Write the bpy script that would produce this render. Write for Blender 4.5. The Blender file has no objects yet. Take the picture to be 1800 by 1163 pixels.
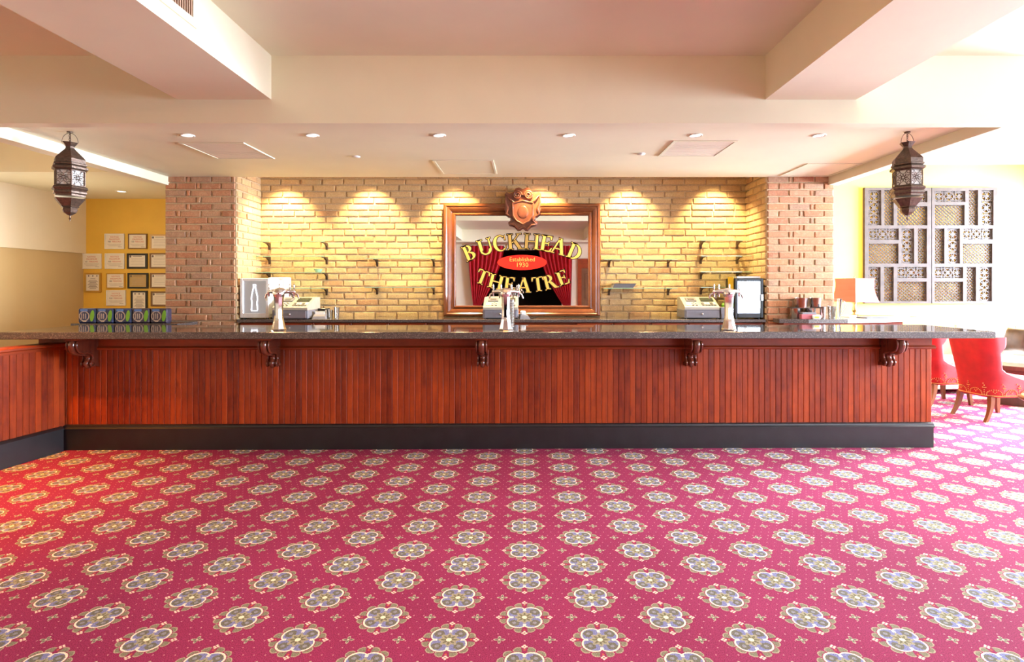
import bpy, bmesh, math, random
from mathutils import Vector, Matrix
C = bpy.context.scene.collection
sc = bpy.context.scene
R = random.Random(7)
PI = math.pi

# ------------------------------------------------------------------ camera
F, HX, HY, H = 990.0, 922.0, 503.0, 1.5          # focal length and vanishing point in pixels, eye height
cam = bpy.data.cameras.new('camera'); co = bpy.data.objects.new('camera', cam); C.objects.link(co)
co.location = (0, 0, H); co.rotation_euler = (PI/2, 0, 0)
cam.sensor_width = 36; cam.lens = 36*F/1800
cam.shift_x = -(HX-900)/1800; cam.shift_y = -(581.5-HY)/1800
cam.clip_start = .05; sc.camera = co
def at(px, py, Y):
    return Vector(((px-HX)*Y/F, Y, H-(py-HY)*Y/F))
def X_(px, Y): return (px-HX)*Y/F
def Z_(py, Y): return H-(py-HY)*Y/F

# ------------------------------------------------------------------ exposure, world, lights
sc.view_settings.view_transform = 'Standard'; sc.view_settings.look = 'None'
sc.view_settings.gamma = 1; sc.view_settings.use_curve_mapping = False
sc.view_settings.exposure = -0.24
w = bpy.data.worlds.new('sky'); sc.world = w; w.use_nodes = True
w.node_tree.nodes['Background'].inputs[0].default_value = (.75, .87, 1, 1)
w.node_tree.nodes['Background'].inputs[1].default_value = 3.0
def light(name, kind, loc, rot, power, col, **kw):
    l = bpy.data.lights.new(name, kind); l.energy = power; l.color = col
    for k, v in kw.items(): setattr(l, k, v)
    o = bpy.data.objects.new(name, l); C.objects.link(o); o.location = loc; o.rotation_euler = rot
    return o
YF_ = -3.2
DAY = (.78, .87, 1.0); WARM = (1.0, .74, .36); WARM2 = (1.0, .58, .24)
WINS = [(-2.8, -1.0), (-.4, 1.4), (2.1, 4.1), (4.6, 6.2), (6.6, 8.2)]
light('daylight', 'AREA', (6.3, YF_-.65, 2.0), (PI/2-.36, 0, 0), 330, DAY, shape='RECTANGLE', size=3.4, size_y=2.5)
for i, (y0, y1) in enumerate(WINS):             # daylight entering by the tall windows of the right-hand wall
    light('daylight', 'AREA', (9.45, (y0+y1)/2, 2.0), (0, PI/2-.36, 0), (230, 360, 1450, 3300, 4800)[i]*1.0, DAY, shape='RECTANGLE', size=2.5, size_y=y1-y0)
WASH = [-2.99, -1.93, -.87, .21, 1.29, 2.37]
for x in WASH:                                   # wall washers hidden in the slot over the brick recess
    light('wall_washer', 'SPOT', (x, 6.71, 3.0), (math.radians(14), 0, 0), 330, WARM, spot_size=math.radians(80), spot_blend=.65, shadow_soft_size=.03)
DOWN = [-2.81, -1.77, -.71, .37, 1.43, 2.46]
for x in DOWN:
    light('downlight_beam', 'SPOT', (x, 4.70, 2.745), (0, 0, 0), 26, WARM2, spot_size=math.radians(110), spot_blend=.8, shadow_soft_size=.04)
light('sun', 'SUN', (12, 0, 6), (math.radians(62), 0, math.radians(78)), 6.0, (1.0, .95, .88), angle=math.radians(2))
for x, y, e in ((-4.45, 3.65, 1200), (-4.3, .8, 220), (-1.3, 3.3, 110), (-.4, -1.2, 90), (0, 1.2, 60)):   # unseen warm spots: first for the left carpet patch, the rest added as fill
    light('unseen_warm_spot', 'SPOT', (x, y, 3.10), (0, 0, 0), e, (1.0, .35, .04), spot_size=math.radians(84 if x < -4 else 105), spot_blend=1.0, shadow_soft_size=.06)
light('warm_bay_fill', 'POINT', (-.3, 1.6, 3.0), (0, 0, 0), 34, (1.0, .46, .12), shadow_soft_size=.05)  # unseen point light added to warm the beam sides and soffit face
light('side_room_orange_fill', 'POINT', (-5.4, 5.2, 2.45), (0, 0, 0), 12, WARM2, shadow_soft_size=.06)  # unseen light without a fixture, added to turn the step face orange
light('side_room_fill', 'POINT', (-5.5, 6.7, 1.75), (0, 0, 0), 34, (1, .86, .62), shadow_soft_size=.3)  # unseen point light added to brighten the cream and ochre walls

# ------------------------------------------------------------------ node helpers
def nmat(name):
    m = bpy.data.materials.new(name); m.use_nodes = True
    return m, m.node_tree, m.node_tree.nodes['Principled BSDF']
def nd(t, kind, ins=None, **props):
    n = t.nodes.new(kind)
    for k, v in props.items(): setattr(n, k, v)
    for k, v in (ins or {}).items():
        if isinstance(v, bpy.types.NodeSocket): t.links.new(v, n.inputs[k])
        else: n.inputs[k].default_value = v
    return n
def mth(t, op, a, b=0.0, c=0.0):
    return nd(t, 'ShaderNodeMath', {0: a, 1: b, 2: c}, operation=op).outputs[0]
def mixc(t, fac, a, b, blend='MIX'):
    n = nd(t, 'ShaderNodeMix', data_type='RGBA', blend_type=blend)
    for i, v in ((0, fac), (6, a), (7, b)):
        if isinstance(v, bpy.types.NodeSocket): t.links.new(v, n.inputs[i])
        else: n.inputs[i].default_value = v if i == 0 else (*v, 1)
    return n.outputs[2]
def ramp(t, fac, stops):
    n = nd(t, 'ShaderNodeValToRGB', {0: fac}); e = n.color_ramp.elements
    while len(e) < len(stops): e.new(.5)
    for el, (p, c) in zip(e, stops): el.position = p; el.color = (*c, 1)
    return n.outputs[0]
def bump(t, b, h, strength=.2, dist=.01):
    n = nd(t, 'ShaderNodeBump', {'Height': h, 'Strength': strength, 'Distance': dist})
    t.links.new(n.outputs[0], b.inputs['Normal'])
def plain(name, col, rough=.6, metal=0, coat=0, var=.06, scale=20, bmp=0, spec=.5):
    m, t, b = nmat(name)
    tc = nd(t, 'ShaderNodeTexCoord').outputs['Object']
    n = nd(t, 'ShaderNodeTexNoise', {'Vector': tc, 'Scale': scale, 'Detail': 3.0}).outputs['Fac']
    lo = tuple(max(0, c*(1-var)) for c in col); hi = tuple(min(1, c*(1+var)) for c in col)
    t.links.new(ramp(t, n, [(.3, lo), (.7, hi)]), b.inputs['Base Color'])
    b.inputs['Roughness'].default_value = rough; b.inputs['Metallic'].default_value = metal
    b.inputs['Coat Weight'].default_value = coat; b.inputs['Specular IOR Level'].default_value = spec
    if bmp: bump(t, b, n, bmp, .004)
    return m
def emis(name, col, strength):
    m, t, b = nmat(name); b.inputs['Base Color'].default_value = (*col, 1)
    b.inputs['Emission Color'].default_value = (*col, 1); b.inputs['Emission Strength'].default_value = strength
    return m
def wood(name, a, b_, scale=(30, 30, 2.2), rough=.40, coat=.0, rnd=.5, knots=True, spec=.42):
    m, t, b = nmat(name)
    tc = nd(t, 'ShaderNodeTexCoord').outputs['Object']
    oi = nd(t, 'ShaderNodeObjectInfo').outputs['Random']
    off = nd(t, 'ShaderNodeCombineXYZ', {0: mth(t, 'MULTIPLY', oi, 13.7), 1: 0.0, 2: mth(t, 'MULTIPLY', oi, 37.1)}).outputs[0]
    v = nd(t, 'ShaderNodeVectorMath', {0: tc, 1: off}, operation='ADD').outputs[0]
    v2 = nd(t, 'ShaderNodeVectorMath', {0: v, 1: scale}, operation='MULTIPLY').outputs[0]
    n1 = nd(t, 'ShaderNodeTexNoise', {'Vector': v2, 'Scale': 1.0, 'Detail': 6.0, 'Roughness': .6, 'Distortion': .4}).outputs['Fac']
    n2 = nd(t, 'ShaderNodeTexNoise', {'Vector': v, 'Scale': 5.0, 'Detail': 4.0, 'Roughness': .7}).outputs['Fac']
    f = mth(t, 'ADD', mth(t, 'MULTIPLY', n1, .55), mth(t, 'MULTIPLY', n2, .45))
    f = mth(t, 'ADD', f, mth(t, 'MULTIPLY', mth(t, 'SUBTRACT', oi, .5), rnd*.5))
    c = ramp(t, f, [(.30, b_), (.5, tuple((p+q)/2 for p, q in zip(a, b_))), (.68, a)])
    if knots:
        k = nd(t, 'ShaderNodeTexNoise', {'Vector': nd(t, 'ShaderNodeVectorMath', {0: v, 1: (14, 14, 5)}, operation='MULTIPLY').outputs[0], 'Scale': 1.0, 'Detail': 2.0}).outputs['Fac']
        kf = nd(t, 'ShaderNodeMapRange', {0: k, 1: .66, 2: .76, 3: 0.0, 4: .55}).outputs[0]
        c = mixc(t, kf, c, tuple(x*.35 for x in b_))
    t.links.new(c, b.inputs['Base Color'])
    b.inputs['Roughness'].default_value = rough; b.inputs['Coat Weight'].default_value = coat; b.inputs['Coat Roughness'].default_value = .12; b.inputs['Specular IOR Level'].default_value = spec
    bump(t, b, n1, .08, .003)
    return m
def granite(name, a, b_, fleck, rough=.06, scale=170):
    m, t, b = nmat(name)
    tc = nd(t, 'ShaderNodeTexCoord').outputs['Object']
    n = nd(t, 'ShaderNodeTexNoise', {'Vector': tc, 'Scale': scale, 'Detail': 4.0, 'Roughness': .7}).outputs['Fac']
    vo = nd(t, 'ShaderNodeTexVoronoi', {'Vector': tc, 'Scale': scale*1.1}).outputs['Color']
    sp = nd(t, 'ShaderNodeSeparateColor', {0: vo}).outputs[0]
    c = ramp(t, n, [(.35, b_), (.65, a)])
    c = mixc(t, mth(t, 'MULTIPLY', mth(t, 'GREATER_THAN', sp, .80), .8), c, fleck)
    t.links.new(c, b.inputs['Base Color']); b.inputs['Specular IOR Level'].default_value = .8
    up = nd(t, 'ShaderNodeSeparateXYZ', {0: nd(t, 'ShaderNodeNewGeometry').outputs['Normal']}).outputs[2]
    t.links.new(nd(t, 'ShaderNodeMapRange', {0: up, 1: .3, 2: .9, 3: .42, 4: rough}).outputs[0], b.inputs['Roughness'])   # honed edge, polished top
    return m
def brickmat(name, stops, patch):
    m, t, b = nmat(name)
    tc = nd(t, 'ShaderNodeTexCoord').outputs['Object']
    geo = nd(t, 'ShaderNodeNewGeometry').outputs['Position']
    oi = nd(t, 'ShaderNodeObjectInfo').outputs['Random']
    ri = nd(t, 'ShaderNodeNewGeometry').outputs['Random Per Island']
    rr = mth(t, 'FRACT', mth(t, 'ADD', oi, mth(t, 'MULTIPLY', ri, .371)))
    c = ramp(t, rr, stops)
    n = nd(t, 'ShaderNodeTexNoise', {'Vector': geo, 'Scale': 28.0, 'Detail': 5.0, 'Roughness': .65}).outputs['Fac']
    c = mixc(t, nd(t, 'ShaderNodeMapRange', {0: n, 1: .5, 2: .75, 3: 0.0, 4: .5}).outputs[0], c, patch)
    d = nd(t, 'ShaderNodeTexNoise', {'Vector': geo, 'Scale': 90.0, 'Detail': 3.0}).outputs['Fac']
    c = mixc(t, .25, c, ramp(t, d, [(.3, (.25, .25, .25)), (.7, (.9, .9, .9))]), 'OVERLAY')
    t.links.new(c, b.inputs['Base Color']); b.inputs['Roughness'].default_value = .85
    bump(t, b, mth(t, 'ADD', n, d), .5, .006)
    return m
def thinglass(name, tint=(1, 1, 1), refl=.08):
    m, t, b = nmat(name); t.nodes.remove(b)
    tr = nd(t, 'ShaderNodeBsdfTransparent', {0: (*tint, 1)}); gl = nd(t, 'ShaderNodeBsdfGlossy', {0: (1, 1, 1, 1), 'Roughness': .02})
    fr = nd(t, 'ShaderNodeFresnel', {0: 1.45}).outputs[0]
    mx = nd(t, 'ShaderNodeMixShader', {0: mth(t, 'ADD', fr, refl, 0.0), 1: tr.outputs[0], 2: gl.outputs[0]})
    t.links.new(mx.outputs[0], t.nodes['Material Output'].inputs[0])
    return m

def carpet():
    m, t, b = nmat('carpet')
    SX, PZ, Y0 = .321, .324, 2.878
    p = nd(t, 'ShaderNodeTexCoord').outputs['Object']
    wob = nd(t, 'ShaderNodeTexNoise', {'Vector': p, 'Scale': 160.0, 'Detail': 1.0}).outputs['Color']
    wob = nd(t, 'ShaderNodeVectorMath', {0: nd(t, 'ShaderNodeVectorMath', {0: wob, 1: (.5, .5, .5)}, operation='SUBTRACT').outputs[0], 1: (.005, .005, 0)}, operation='MULTIPLY').outputs[0]
    p2 = nd(t, 'ShaderNodeVectorMath', {0: p, 1: wob}, operation='ADD').outputs[0]
    def wrap(cx, cy, hx, hy):
        s = nd(t, 'ShaderNodeVectorMath', {0: p2, 1: (cx, cy, 0)}, operation='SUBTRACT').outputs[0]
        return nd(t, 'ShaderNodeVectorMath', {0: s, 1: (hx, hy, 1), 2: (-hx, -hy, -1)}, operation='WRAP').outputs[0]
    def length(v): return nd(t, 'ShaderNodeVectorMath', {0: v}, operation='LENGTH').outputs['Value']
    A = wrap(0, Y0, SX, PZ/2); B = wrap(SX, Y0+PZ/2, SX, PZ/2)
    sel = mth(t, 'LESS_THAN', length(A), length(B))
    mv = nd(t, 'ShaderNodeMix', {0: sel}, data_type='VECTOR'); t.links.new(B, mv.inputs[4]); t.links.new(A, mv.inputs[5])
    q = mv.outputs[1]; s = nd(t, 'ShaderNodeSeparateXYZ', {0: q}); x, y = s.outputs[0], s.outputs[1]
    r = length(q); th = mth(t, 'ARCTAN2', y, x)
    ax, ay = mth(t, 'ABSOLUTE', x), mth(t, 'ABSOLUTE', y)
    s2 = mth(t, 'ABSOLUTE', mth(t, 'SINE', mth(t, 'MULTIPLY', th, 2.0)))
    Rr = mth(t, 'ADD', mth(t, 'MULTIPLY', mth(t, 'POWER', s2, .7), .026), .064)
    d = mth(t, 'SUBTRACT', r, Rr)
    def lt(a, v): return mth(t, 'LESS_THAN', a, v)
    def gt(a, v): return mth(t, 'GREATER_THAN', a, v)
    def AND(*a):
        o = a[0]
        for k in a[1:]: o = mth(t, 'MULTIPLY', o, k)
        return o
    def dist(a, b_, cx, cy):
        return mth(t, 'SQRT', mth(t, 'ADD', mth(t, 'POWER', mth(t, 'SUBTRACT', a, cx), 2.0), mth(t, 'POWER', mth(t, 'SUBTRACT', b_, cy), 2.0)))
    big = nd(t, 'ShaderNodeTexNoise', {'Vector': p, 'Scale': 1.2, 'Detail': 2.0}).outputs['Fac']
    c = ramp(t, big, [(.3, (.245, .027, .076)), (.7, (.295, .034, .096))])
    # dotted ground
    DX = SX/7
    D1 = length(wrap(0, 0, DX/2, DX)); D2 = length(wrap(DX/2, DX, DX/2, DX))
    dots = AND(lt(mth(t, 'MINIMUM', D1, D2), .0032), gt(r, .128))
    c = mixc(t, mth(t, 'MULTIPLY', dots, .65), c, (.74, .40, .38))
    # small four-petal florets
    fx, fy = mth(t, 'SUBTRACT', ax, SX/3), mth(t, 'SUBTRACT', ay, PZ/2)
    far = gt(ax, .160)
    fx = mth(t, 'ADD', mth(t, 'MULTIPLY', fx, mth(t, 'SUBTRACT', 1.0, far)), mth(t, 'MULTIPLY', mth(t, 'SUBTRACT', ax, SX*2/3), far))
    fy = mth(t, 'ADD', mth(t, 'MULTIPLY', fy, mth(t, 'SUBTRACT', 1.0, far)), mth(t, 'MULTIPLY', ay, far))
    fr = mth(t, 'SQRT', mth(t, 'ADD', mth(t, 'MULTIPLY', fx, fx), mth(t, 'MULTIPLY', fy, fy)))
    fth = mth(t, 'ARCTAN2', fy, fx)
    c2 = mth(t, 'ABSOLUTE', mth(t, 'COSINE', mth(t, 'MULTIPLY', fth, 2.0)))
    fR = mth(t, 'ADD', mth(t, 'MULTIPLY', mth(t, 'POWER', c2, 2.0), .017), .009)
    c = mixc(t, lt(fr, fR), c, (.46, .39, .27))
    c = mixc(t, lt(fr, mth(t, 'MULTIPLY', fR, .72)), c, (.17, .16, .11))
    c = mixc(t, lt(fr, .005), c, (.6, .5, .35))
    # leaf wreath
    lob = mth(t, 'ABSOLUTE', mth(t, 'SINE', mth(t, 'ADD', mth(t, 'MULTIPLY', th, 6.0), PI/2*0)))
    outR = mth(t, 'ADD', mth(t, 'MULTIPLY', mth(t, 'POWER', lob, .6), .022), .094)
    leaf = nd(t, 'ShaderNodeTexNoise', {'Vector': p, 'Scale': 55.0, 'Detail': 2.0}).outputs['Fac']
    ring = AND(gt(d, .006), lt(r, outR), gt(s2, .26), gt(mth(t, 'ADD', lob, mth(t, 'MULTIPLY', leaf, .5)), .42))
    c = mixc(t, mth(t, 'MULTIPLY', ring, .9), c, (.40, .345, .22))
    ring2 = AND(ring, lt(r, mth(t, 'SUBTRACT', outR, .0055)), gt(lob, .45))
    c = mixc(t, ring2, c, (.215, .20, .125))
    # orange and pink accents at the four points
    mx_, mn_ = mth(t, 'MAXIMUM', ax, ay), mth(t, 'MINIMUM', ax, ay)
    c = mixc(t, AND(lt(dist(mx_, mn_, .095, 0.0), .005)), c, (.50, .11, .06))
    dd = dist(mx_, mn_, .116, 0.0)
    pl = mth(t, 'MINIMUM', dist(mx_, mn_, .124, 0.0), mth(t, 'MINIMUM', dist(mx_, mn_, .108, 0.0), dist(mx_, mn_, .116, .008)))
    c = mixc(t, lt(pl, .0052), c, (.85, .60, .45))
    # quatrefoil
    c = mixc(t, lt(d, .0025), c, (.82, .73, .53))
    inside = lt(d, mth(t, 'ADD', mth(t, 'MULTIPLY', leaf, -.006), -.0025))
    c = mixc(t, inside, c, (.20, .21, .37))
    sc_ = dist(ax, ay, .046, .042)
    c = mixc(t, AND(inside, lt(sc_, mth(t, 'ADD', .012, mth(t, 'MULTIPLY', leaf, .022)))), c, (.155, .145, .105))
    c = mixc(t, AND(inside, lt(sc_, .009)), c, (.25, .25, .26))
    c = mixc(t, AND(inside, lt(mn_, .007), gt(r, .050)), c, (.74, .67, .55))
    pet = mth(t, 'ADD', mth(t, 'MULTIPLY', mth(t, 'COSINE', mth(t, 'MULTIPLY', th, 8.0)), .006), .040)
    c = mixc(t, lt(r, pet), c, (.34, .31, .20))
    pet2 = mth(t, 'ADD', mth(t, 'MULTIPLY', mth(t, 'COSINE', mth(t, 'MULTIPLY', th, 8.0)), .010), .024)
    c = mixc(t, lt(r, pet2), c, (.17, .155, .085))
    c = mixc(t, lt(r, .012), c, (.85, .76, .50))
    fib = nd(t, 'ShaderNodeTexNoise', {'Vector': p, 'Scale': 210.0, 'Detail': 2.0, 'Roughness': .8}).outputs['Fac']
    c = mixc(t, .75, c, ramp(t, fib, [(.28, (.12, .12, .12)), (.72, (.88, .88, .88))]), 'OVERLAY')
    t.links.new(c, b.inputs['Base Color'])
    b.inputs['Roughness'].default_value = .95; b.inputs['Specular IOR Level'].default_value = .1
    bump(t, b, fib, .35, .004)
    return m

M = dict(
    carpet=carpet(),
    ceiling=plain('cream_ceiling_paint', (.79, .75, .56), .55, var=.02, scale=3),
    cream=plain('cream_wall_paint', (.84, .77, .62), .6, var=.02, scale=3),
    beige=plain('beige_lower_wall', (.62, .47, .25), .6, var=.02, scale=3),  # darker tone of the lower left wall
    yellow=plain('ochre_yellow_paint', (.78, .47, .06), .55, var=.04, scale=3),
    brick_red=brickmat('weathered_red_brick', [(0, (.42, .18, .09)), (.35, (.53, .25, .13)), (.6, (.52, .31, .18)), (.8, (.40, .24, .15)), (1, (.57, .25, .11))], (.64, .46, .29)),
    brick_warm_lit=brickmat('weathered_brick_warm_lit', [(0, (.50, .31, .16)), (.3, (.58, .39, .19)), (.6, (.63, .44, .22)), (.82, (.52, .34, .18)), (1, (.45, .24, .11))], (.68, .52, .29)),  # same weathered brick, the washers' warm light put into its buff colour
    mortar=plain('buff_mortar', (.58, .44, .27), .95, var=.15, scale=40, bmp=.6),
    wood=wood('red_brown_boards', (.45, .066, .007), (.165, .017, .003)),
    wood_trim=wood('red_brown_trim', (.40, .058, .009), (.17, .022, .004), scale=(2, 30, 30), rnd=0, knots=False),
    wood_corbel=wood('polished_mahogany', (.20, .045, .020), (.075, .015, .009), rough=.14, coat=.8, rnd=.1, knots=False),
    wood_frame=wood('mirror_frame_wood', (.27, .085, .028), (.14, .036, .012), scale=(4, 30, 4), rough=.2, coat=.6, rnd=0, knots=False),
    wood_carved=wood('carved_crest_wood', (.27, .085, .045), (.12, .035, .02), scale=(18, 18, 9), rough=.28, coat=.4, rnd=0, knots=False),
    wood_leg=wood('brown_leg_wood', (.20, .062, .02), (.12, .035, .012), rough=.3, rnd=.1, knots=False),
    wood_dark=wood('dark_brown_wood', (.10, .045, .03), (.05, .02, .014), rough=.35, rnd=.1, knots=False),
    wood_door=wood('brown_door_wood', (.22, .10, .05), (.12, .05, .025), rough=.4, rnd=.1, knots=False),
    plinth=plain('black_plinth_paint', (.010, .0095, .012), .42, var=.3, scale=9, coat=.0, spec=.7),
    granite=granite('brown_black_granite', (.100, .078, .068), (.034, .025, .022), (.24, .20, .18)),
    chrome=plain('polished_chrome', (.86, .85, .86), .07, 1, var=.0),
    steel=plain('brushed_steel', (.62, .60, .57), .22, 1, var=.06, scale=60),
    brass=plain('aged_brass', (.66, .46, .18), .3, 1, var=.1),
    iron=plain('dark_bracket_metal', (.09, .055, .035), .5, .6),
    tin=plain('pierced_dark_tin', (.105, .066, .045), .40, .55, var=.35, scale=60, bmp=.5),
    white_plastic=plain('white_plastic', (.82, .81, .78), .4),
    grey_plastic=plain('grey_plastic', (.20, .195, .22), .45),
    beige_plastic=plain('beige_plastic', (.44, .41, .34), .45),
    black=plain('black_plastic', (.012, .012, .013), .3),
    black_cloth=plain('black_stage_void', (.004, .004, .004), .9),
    gold=plain('gold_leaf_lettering', (.74, .47, .11), .45, 0, var=.05),
    outline=plain('black_outline_lettering', (.012, .010, .008), .4),
    signred=plain('red_oval_paint', (.66, .014, .006), .45, var=.02),
    mirror=plain('silvered_mirror', (.90, .90, .90), .015, 1, var=0),
    glass=thinglass('clear_shelf_glass', (.96, .99, .97), .03),
    glass_edge=plain('green_glass_edge', (.30, .55, .40), .1, coat=.5),
    tumbler=thinglass('tumbler_glass', (.93, .95, .95), .10),
    frost=plain('frosted_lantern_glass', (.82, .80, .74), .35),
    velvet=plain('crimson_velvet', (.40, .006, .010), .75, var=.18, scale=9),
    curtain=plain('red_curtain_velvet', (.50, .010, .022), .8, var=.1),
    leather=plain('cream_leather', (.72, .62, .52), .35, var=.05),
    pillow=plain('silver_satin', (.74, .66, .60), .3, var=.1, scale=8),
    pillow_shade=plain('brown_pillow_shade', (.05, .026, .016), .45, var=.3, scale=14),  # dark brown that paints the shaded side of a silver pillow
    carved=plain('washed_grey_carved_wood', (.060, .042, .034), .55, var=.2, scale=14, spec=.25),
    shade=plain('red_orange_lampshade', (.78, .055, .018), .7, var=.03),
    paper=plain('certificate_paper', (.80, .72, .60), .7, var=.02),
    tan_paper=plain('tan_paper', (.50, .34, .13), .7, var=.03),
    red_ink=plain('red_ink', (.62, .16, .08), .7), dark_ink=plain('dark_ink', (.16, .12, .10), .7), grey_ink=plain('grey_ink', (.45, .38, .32), .7),
    gold_frame=plain('gilt_frame', (.60, .36, .08), .3, .5), brown_frame=plain('brown_frame', (.20, .10, .03), .4),
    light_frame=plain('light_wood_frame', (.62, .38, .13), .4),
    navy=plain('navy_carton', (.020, .035, .13), .35, var=.5, scale=14), mauve=plain('mauve_carton', (.065, .05, .085), .4, var=.4, scale=30),
    green=plain('lime_carton_print', (.22, .52, .03), .4), silver_print=plain('silver_carton_print', (.52, .42, .36), .4, .2, var=.3, scale=80),
    teal=plain('teal_print', (.08, .42, .48), .5), orange=plain('orange_print', (.85, .20, .03), .5), yellow_print=plain('yellow_print', (.90, .62, .03), .5),
    rose=plain('rose_print', (.50, .12, .14), .5), blue_print=plain('blue_print', (.12, .25, .60), .5),
    lamp=emis('lit_lamp_lens', (1, .86, .62), 14), neon=emis('white_neon_tube', (.93, .93, 1), 5), neon_edge=emis('lit_cooler_strip', (.85, .88, 1), 3),
    cooler_in=emis('lit_cooler_interior', (.42, .42, .52), .45), cooler_bright=emis('bright_cooler_interior', (.85, .87, .95), 1.3),
    lcd=plain('display_window', (.06, .07, .05), .2), key_white=plain('white_keys', (.75, .74, .66), .5), key_dark=plain('dark_keys', (.12, .12, .12), .5),
    grille=plain('tan_grille_metal', (.42, .29, .20), .5), dark_gap=plain('dark_duct', (.08, .05, .035), .8),
    sky_glass=thinglass('window_glass', (.97, .98, 1), .02),
    cup=thinglass('clear_plastic_cup', (.90, .88, .84), .15),
)

# ------------------------------------------------------------------ mesh helpers
class MB:
    def __init__(s): s.v, s.f, s.m = [], [], []
    def add(s, v, f, m=0, X=None):
        n = len(s.v)
        s.v += [tuple(X @ Vector(p)) if X else tuple(p) for p in v]
        s.f += [tuple(i+n for i in q) for q in f]; s.m += [m]*len(f); return s
    def box(s, x0, x1, y0, y1, z0, z1, m=0, X=None):
        v = [(x, y, z) for z in (z0, z1) for y in (y0, y1) for x in (x0, x1)]
        return s.add(v, [(0, 2, 3, 1), (4, 5, 7, 6), (0, 1, 5, 4), (2, 6, 7, 3), (0, 4, 6, 2), (1, 3, 7, 5)], m, X)
    def cbox(s, x0, x1, y0, y1, z0, z1, b=.005, m=0, X=None):
        pts = []
        for x, sx in ((x0, 1), (x1, -1)):
            for y, sy in ((y0, 1), (y1, -1)):
                for z, sz in ((z0, 1), (z1, -1)):
                    pts += [(x, y+sy*b, z+sz*b), (x+sx*b, y, z+sz*b), (x+sx*b, y+sy*b, z)]
        return s.hull(pts, m, X)
    def hull(s, pts, m=0, X=None):
        bm = bmesh.new()
        for p in pts: bm.verts.new(p)
        bmesh.ops.convex_hull(bm, input=bm.verts)
        loose = [v for v in bm.verts if not v.link_faces]; bmesh.ops.delete(bm, geom=loose, context='VERTS')
        bmesh.ops.dissolve_limit(bm, angle_limit=.01, verts=bm.verts, edges=bm.edges)
        bm.verts.index_update()
        s.add([v.co[:] for v in bm.verts], [tuple(v.index for v in f.verts) for f in bm.faces], m, X); bm.free(); return s
    def prism(s, poly, ax, t0, t1, m=0, X=None):        # polygon in the plane normal to ax, extruded
        n = len(poly)
        def P(a, b, t): return {'x': (t, a, b), 'y': (a, t, b), 'z': (a, b, t)}[ax]
        v = [P(a, b, t0) for a, b in poly]+[P(a, b, t1) for a, b in poly]
        f = [tuple(range(n)), tuple(range(2*n-1, n-1, -1))]+[(i, i+n, (i+1) % n+n, (i+1) % n) for i in range(n)]
        return s.add(v, f, m, X)
    def lathe(s, prof, n=16, c=(0, 0, 0), ph=0, m=0, X=None, cap=True, sx=1, sy=1):
        v, f = [], []
        for r, z in prof:
            for i in range(n):
                a = ph+2*PI*i/n; v.append((c[0]+r*sx*math.cos(a), c[1]+r*sy*math.sin(a), c[2]+z))
        for k in range(len(prof)-1):
            for i in range(n):
                j = (i+1) % n; f.append((k*n+i, k*n+j, (k+1)*n+j, (k+1)*n+i))
        if cap: f += [tuple(range(n-1, -1, -1)), tuple((len(prof)-1)*n+i for i in range(n))]
        return s.add(v, f, m, X)
    def tube(s, pts, r, n=8, m=0, X=None, closed=False, cap=True):
        pts = [Vector(p) for p in pts]; K = len(pts); v, f = [], []
        rs = r if isinstance(r, (list, tuple)) else [r]*K
        up = None
        for i, p in enumerate(pts):
            a = pts[(i-1) % K] if (closed or i) else p; b = pts[(i+1) % K] if (closed or i < K-1) else p
            d = (b-a).normalized() if (b-a).length else Vector((0, 0, 1))
            if up is None: up = Vector((0, 0, 1)) if abs(d.z) < .9 else Vector((0, 1, 0))
            u = d.cross(up)
            if u.length < 1e-4: u = d.cross(Vector((1, .3, 0)))
            u.normalize(); w_ = u.cross(d).normalized(); up = w_
            for k in range(n):
                t = 2*PI*k/n; v.append(p+u*rs[i]*math.cos(t)+w_*rs[i]*math.sin(t))
        for i in range(K if closed else K-1):
            i2 = (i+1) % K
            for k in range(n):
                k2 = (k+1) % n; f.append((i*n+k, i*n+k2, i2*n+k2, i2*n+k))
        if cap and not closed: f += [tuple(range(n-1, -1, -1)), tuple((K-1)*n+k for k in range(n))]
        return s.add(v, f, m, X)
    def ball(s, c, r, n=10, k=6, m=0, X=None, sq=(1, 1, 1)):
        prof = [(math.sin(PI*i/k), -math.cos(PI*i/k)) for i in range(k+1)]; prof[0] = (.02, -1); prof[-1] = (.02, 1)
        v0 = MB().lathe(prof, n)
        T = Matrix.Translation(c) @ Matrix.Diagonal((r*sq[0], r*sq[1], r*sq[2], 1))
        return s.add(v0.v, v0.f, m, (X @ T) if X else T)
    def mesh(s, name, mats, smooth=None):
        me = bpy.data.meshes.new(name); me.from_pydata(s.v, [], s.f); me.polygons.foreach_set('material_index', s.m)
        for k in (mats if isinstance(mats, (list, tuple)) else [mats]): me.materials.append(M[k])
        bm = bmesh.new(); bm.from_mesh(me); bmesh.ops.recalc_face_normals(bm, faces=bm.faces); bm.to_mesh(me); bm.free()
        if smooth:
            me.polygons.foreach_set('use_smooth', [True]*len(me.polygons)); me.set_sharp_from_angle(angle=math.radians(smooth))
        me.update(); return me
    def build(s, name, mats, parent=None, loc=(0, 0, 0), rot=(0, 0, 0), smooth=None):
        return link(name, s.mesh(name, mats, smooth), parent, loc, rot)
def link(name, me, parent=None, loc=(0, 0, 0), rot=(0, 0, 0)):
    o = bpy.data.objects.new(name, me); C.objects.link(o); o.location = loc; o.rotation_euler = rot
    if parent: o.parent = parent
    return o
def tag(o, label, cat, group=None, kind=None):
    o['label'] = label; o['category'] = cat
    if group: o['group'] = group
    if kind: o['kind'] = kind
    return o
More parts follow.
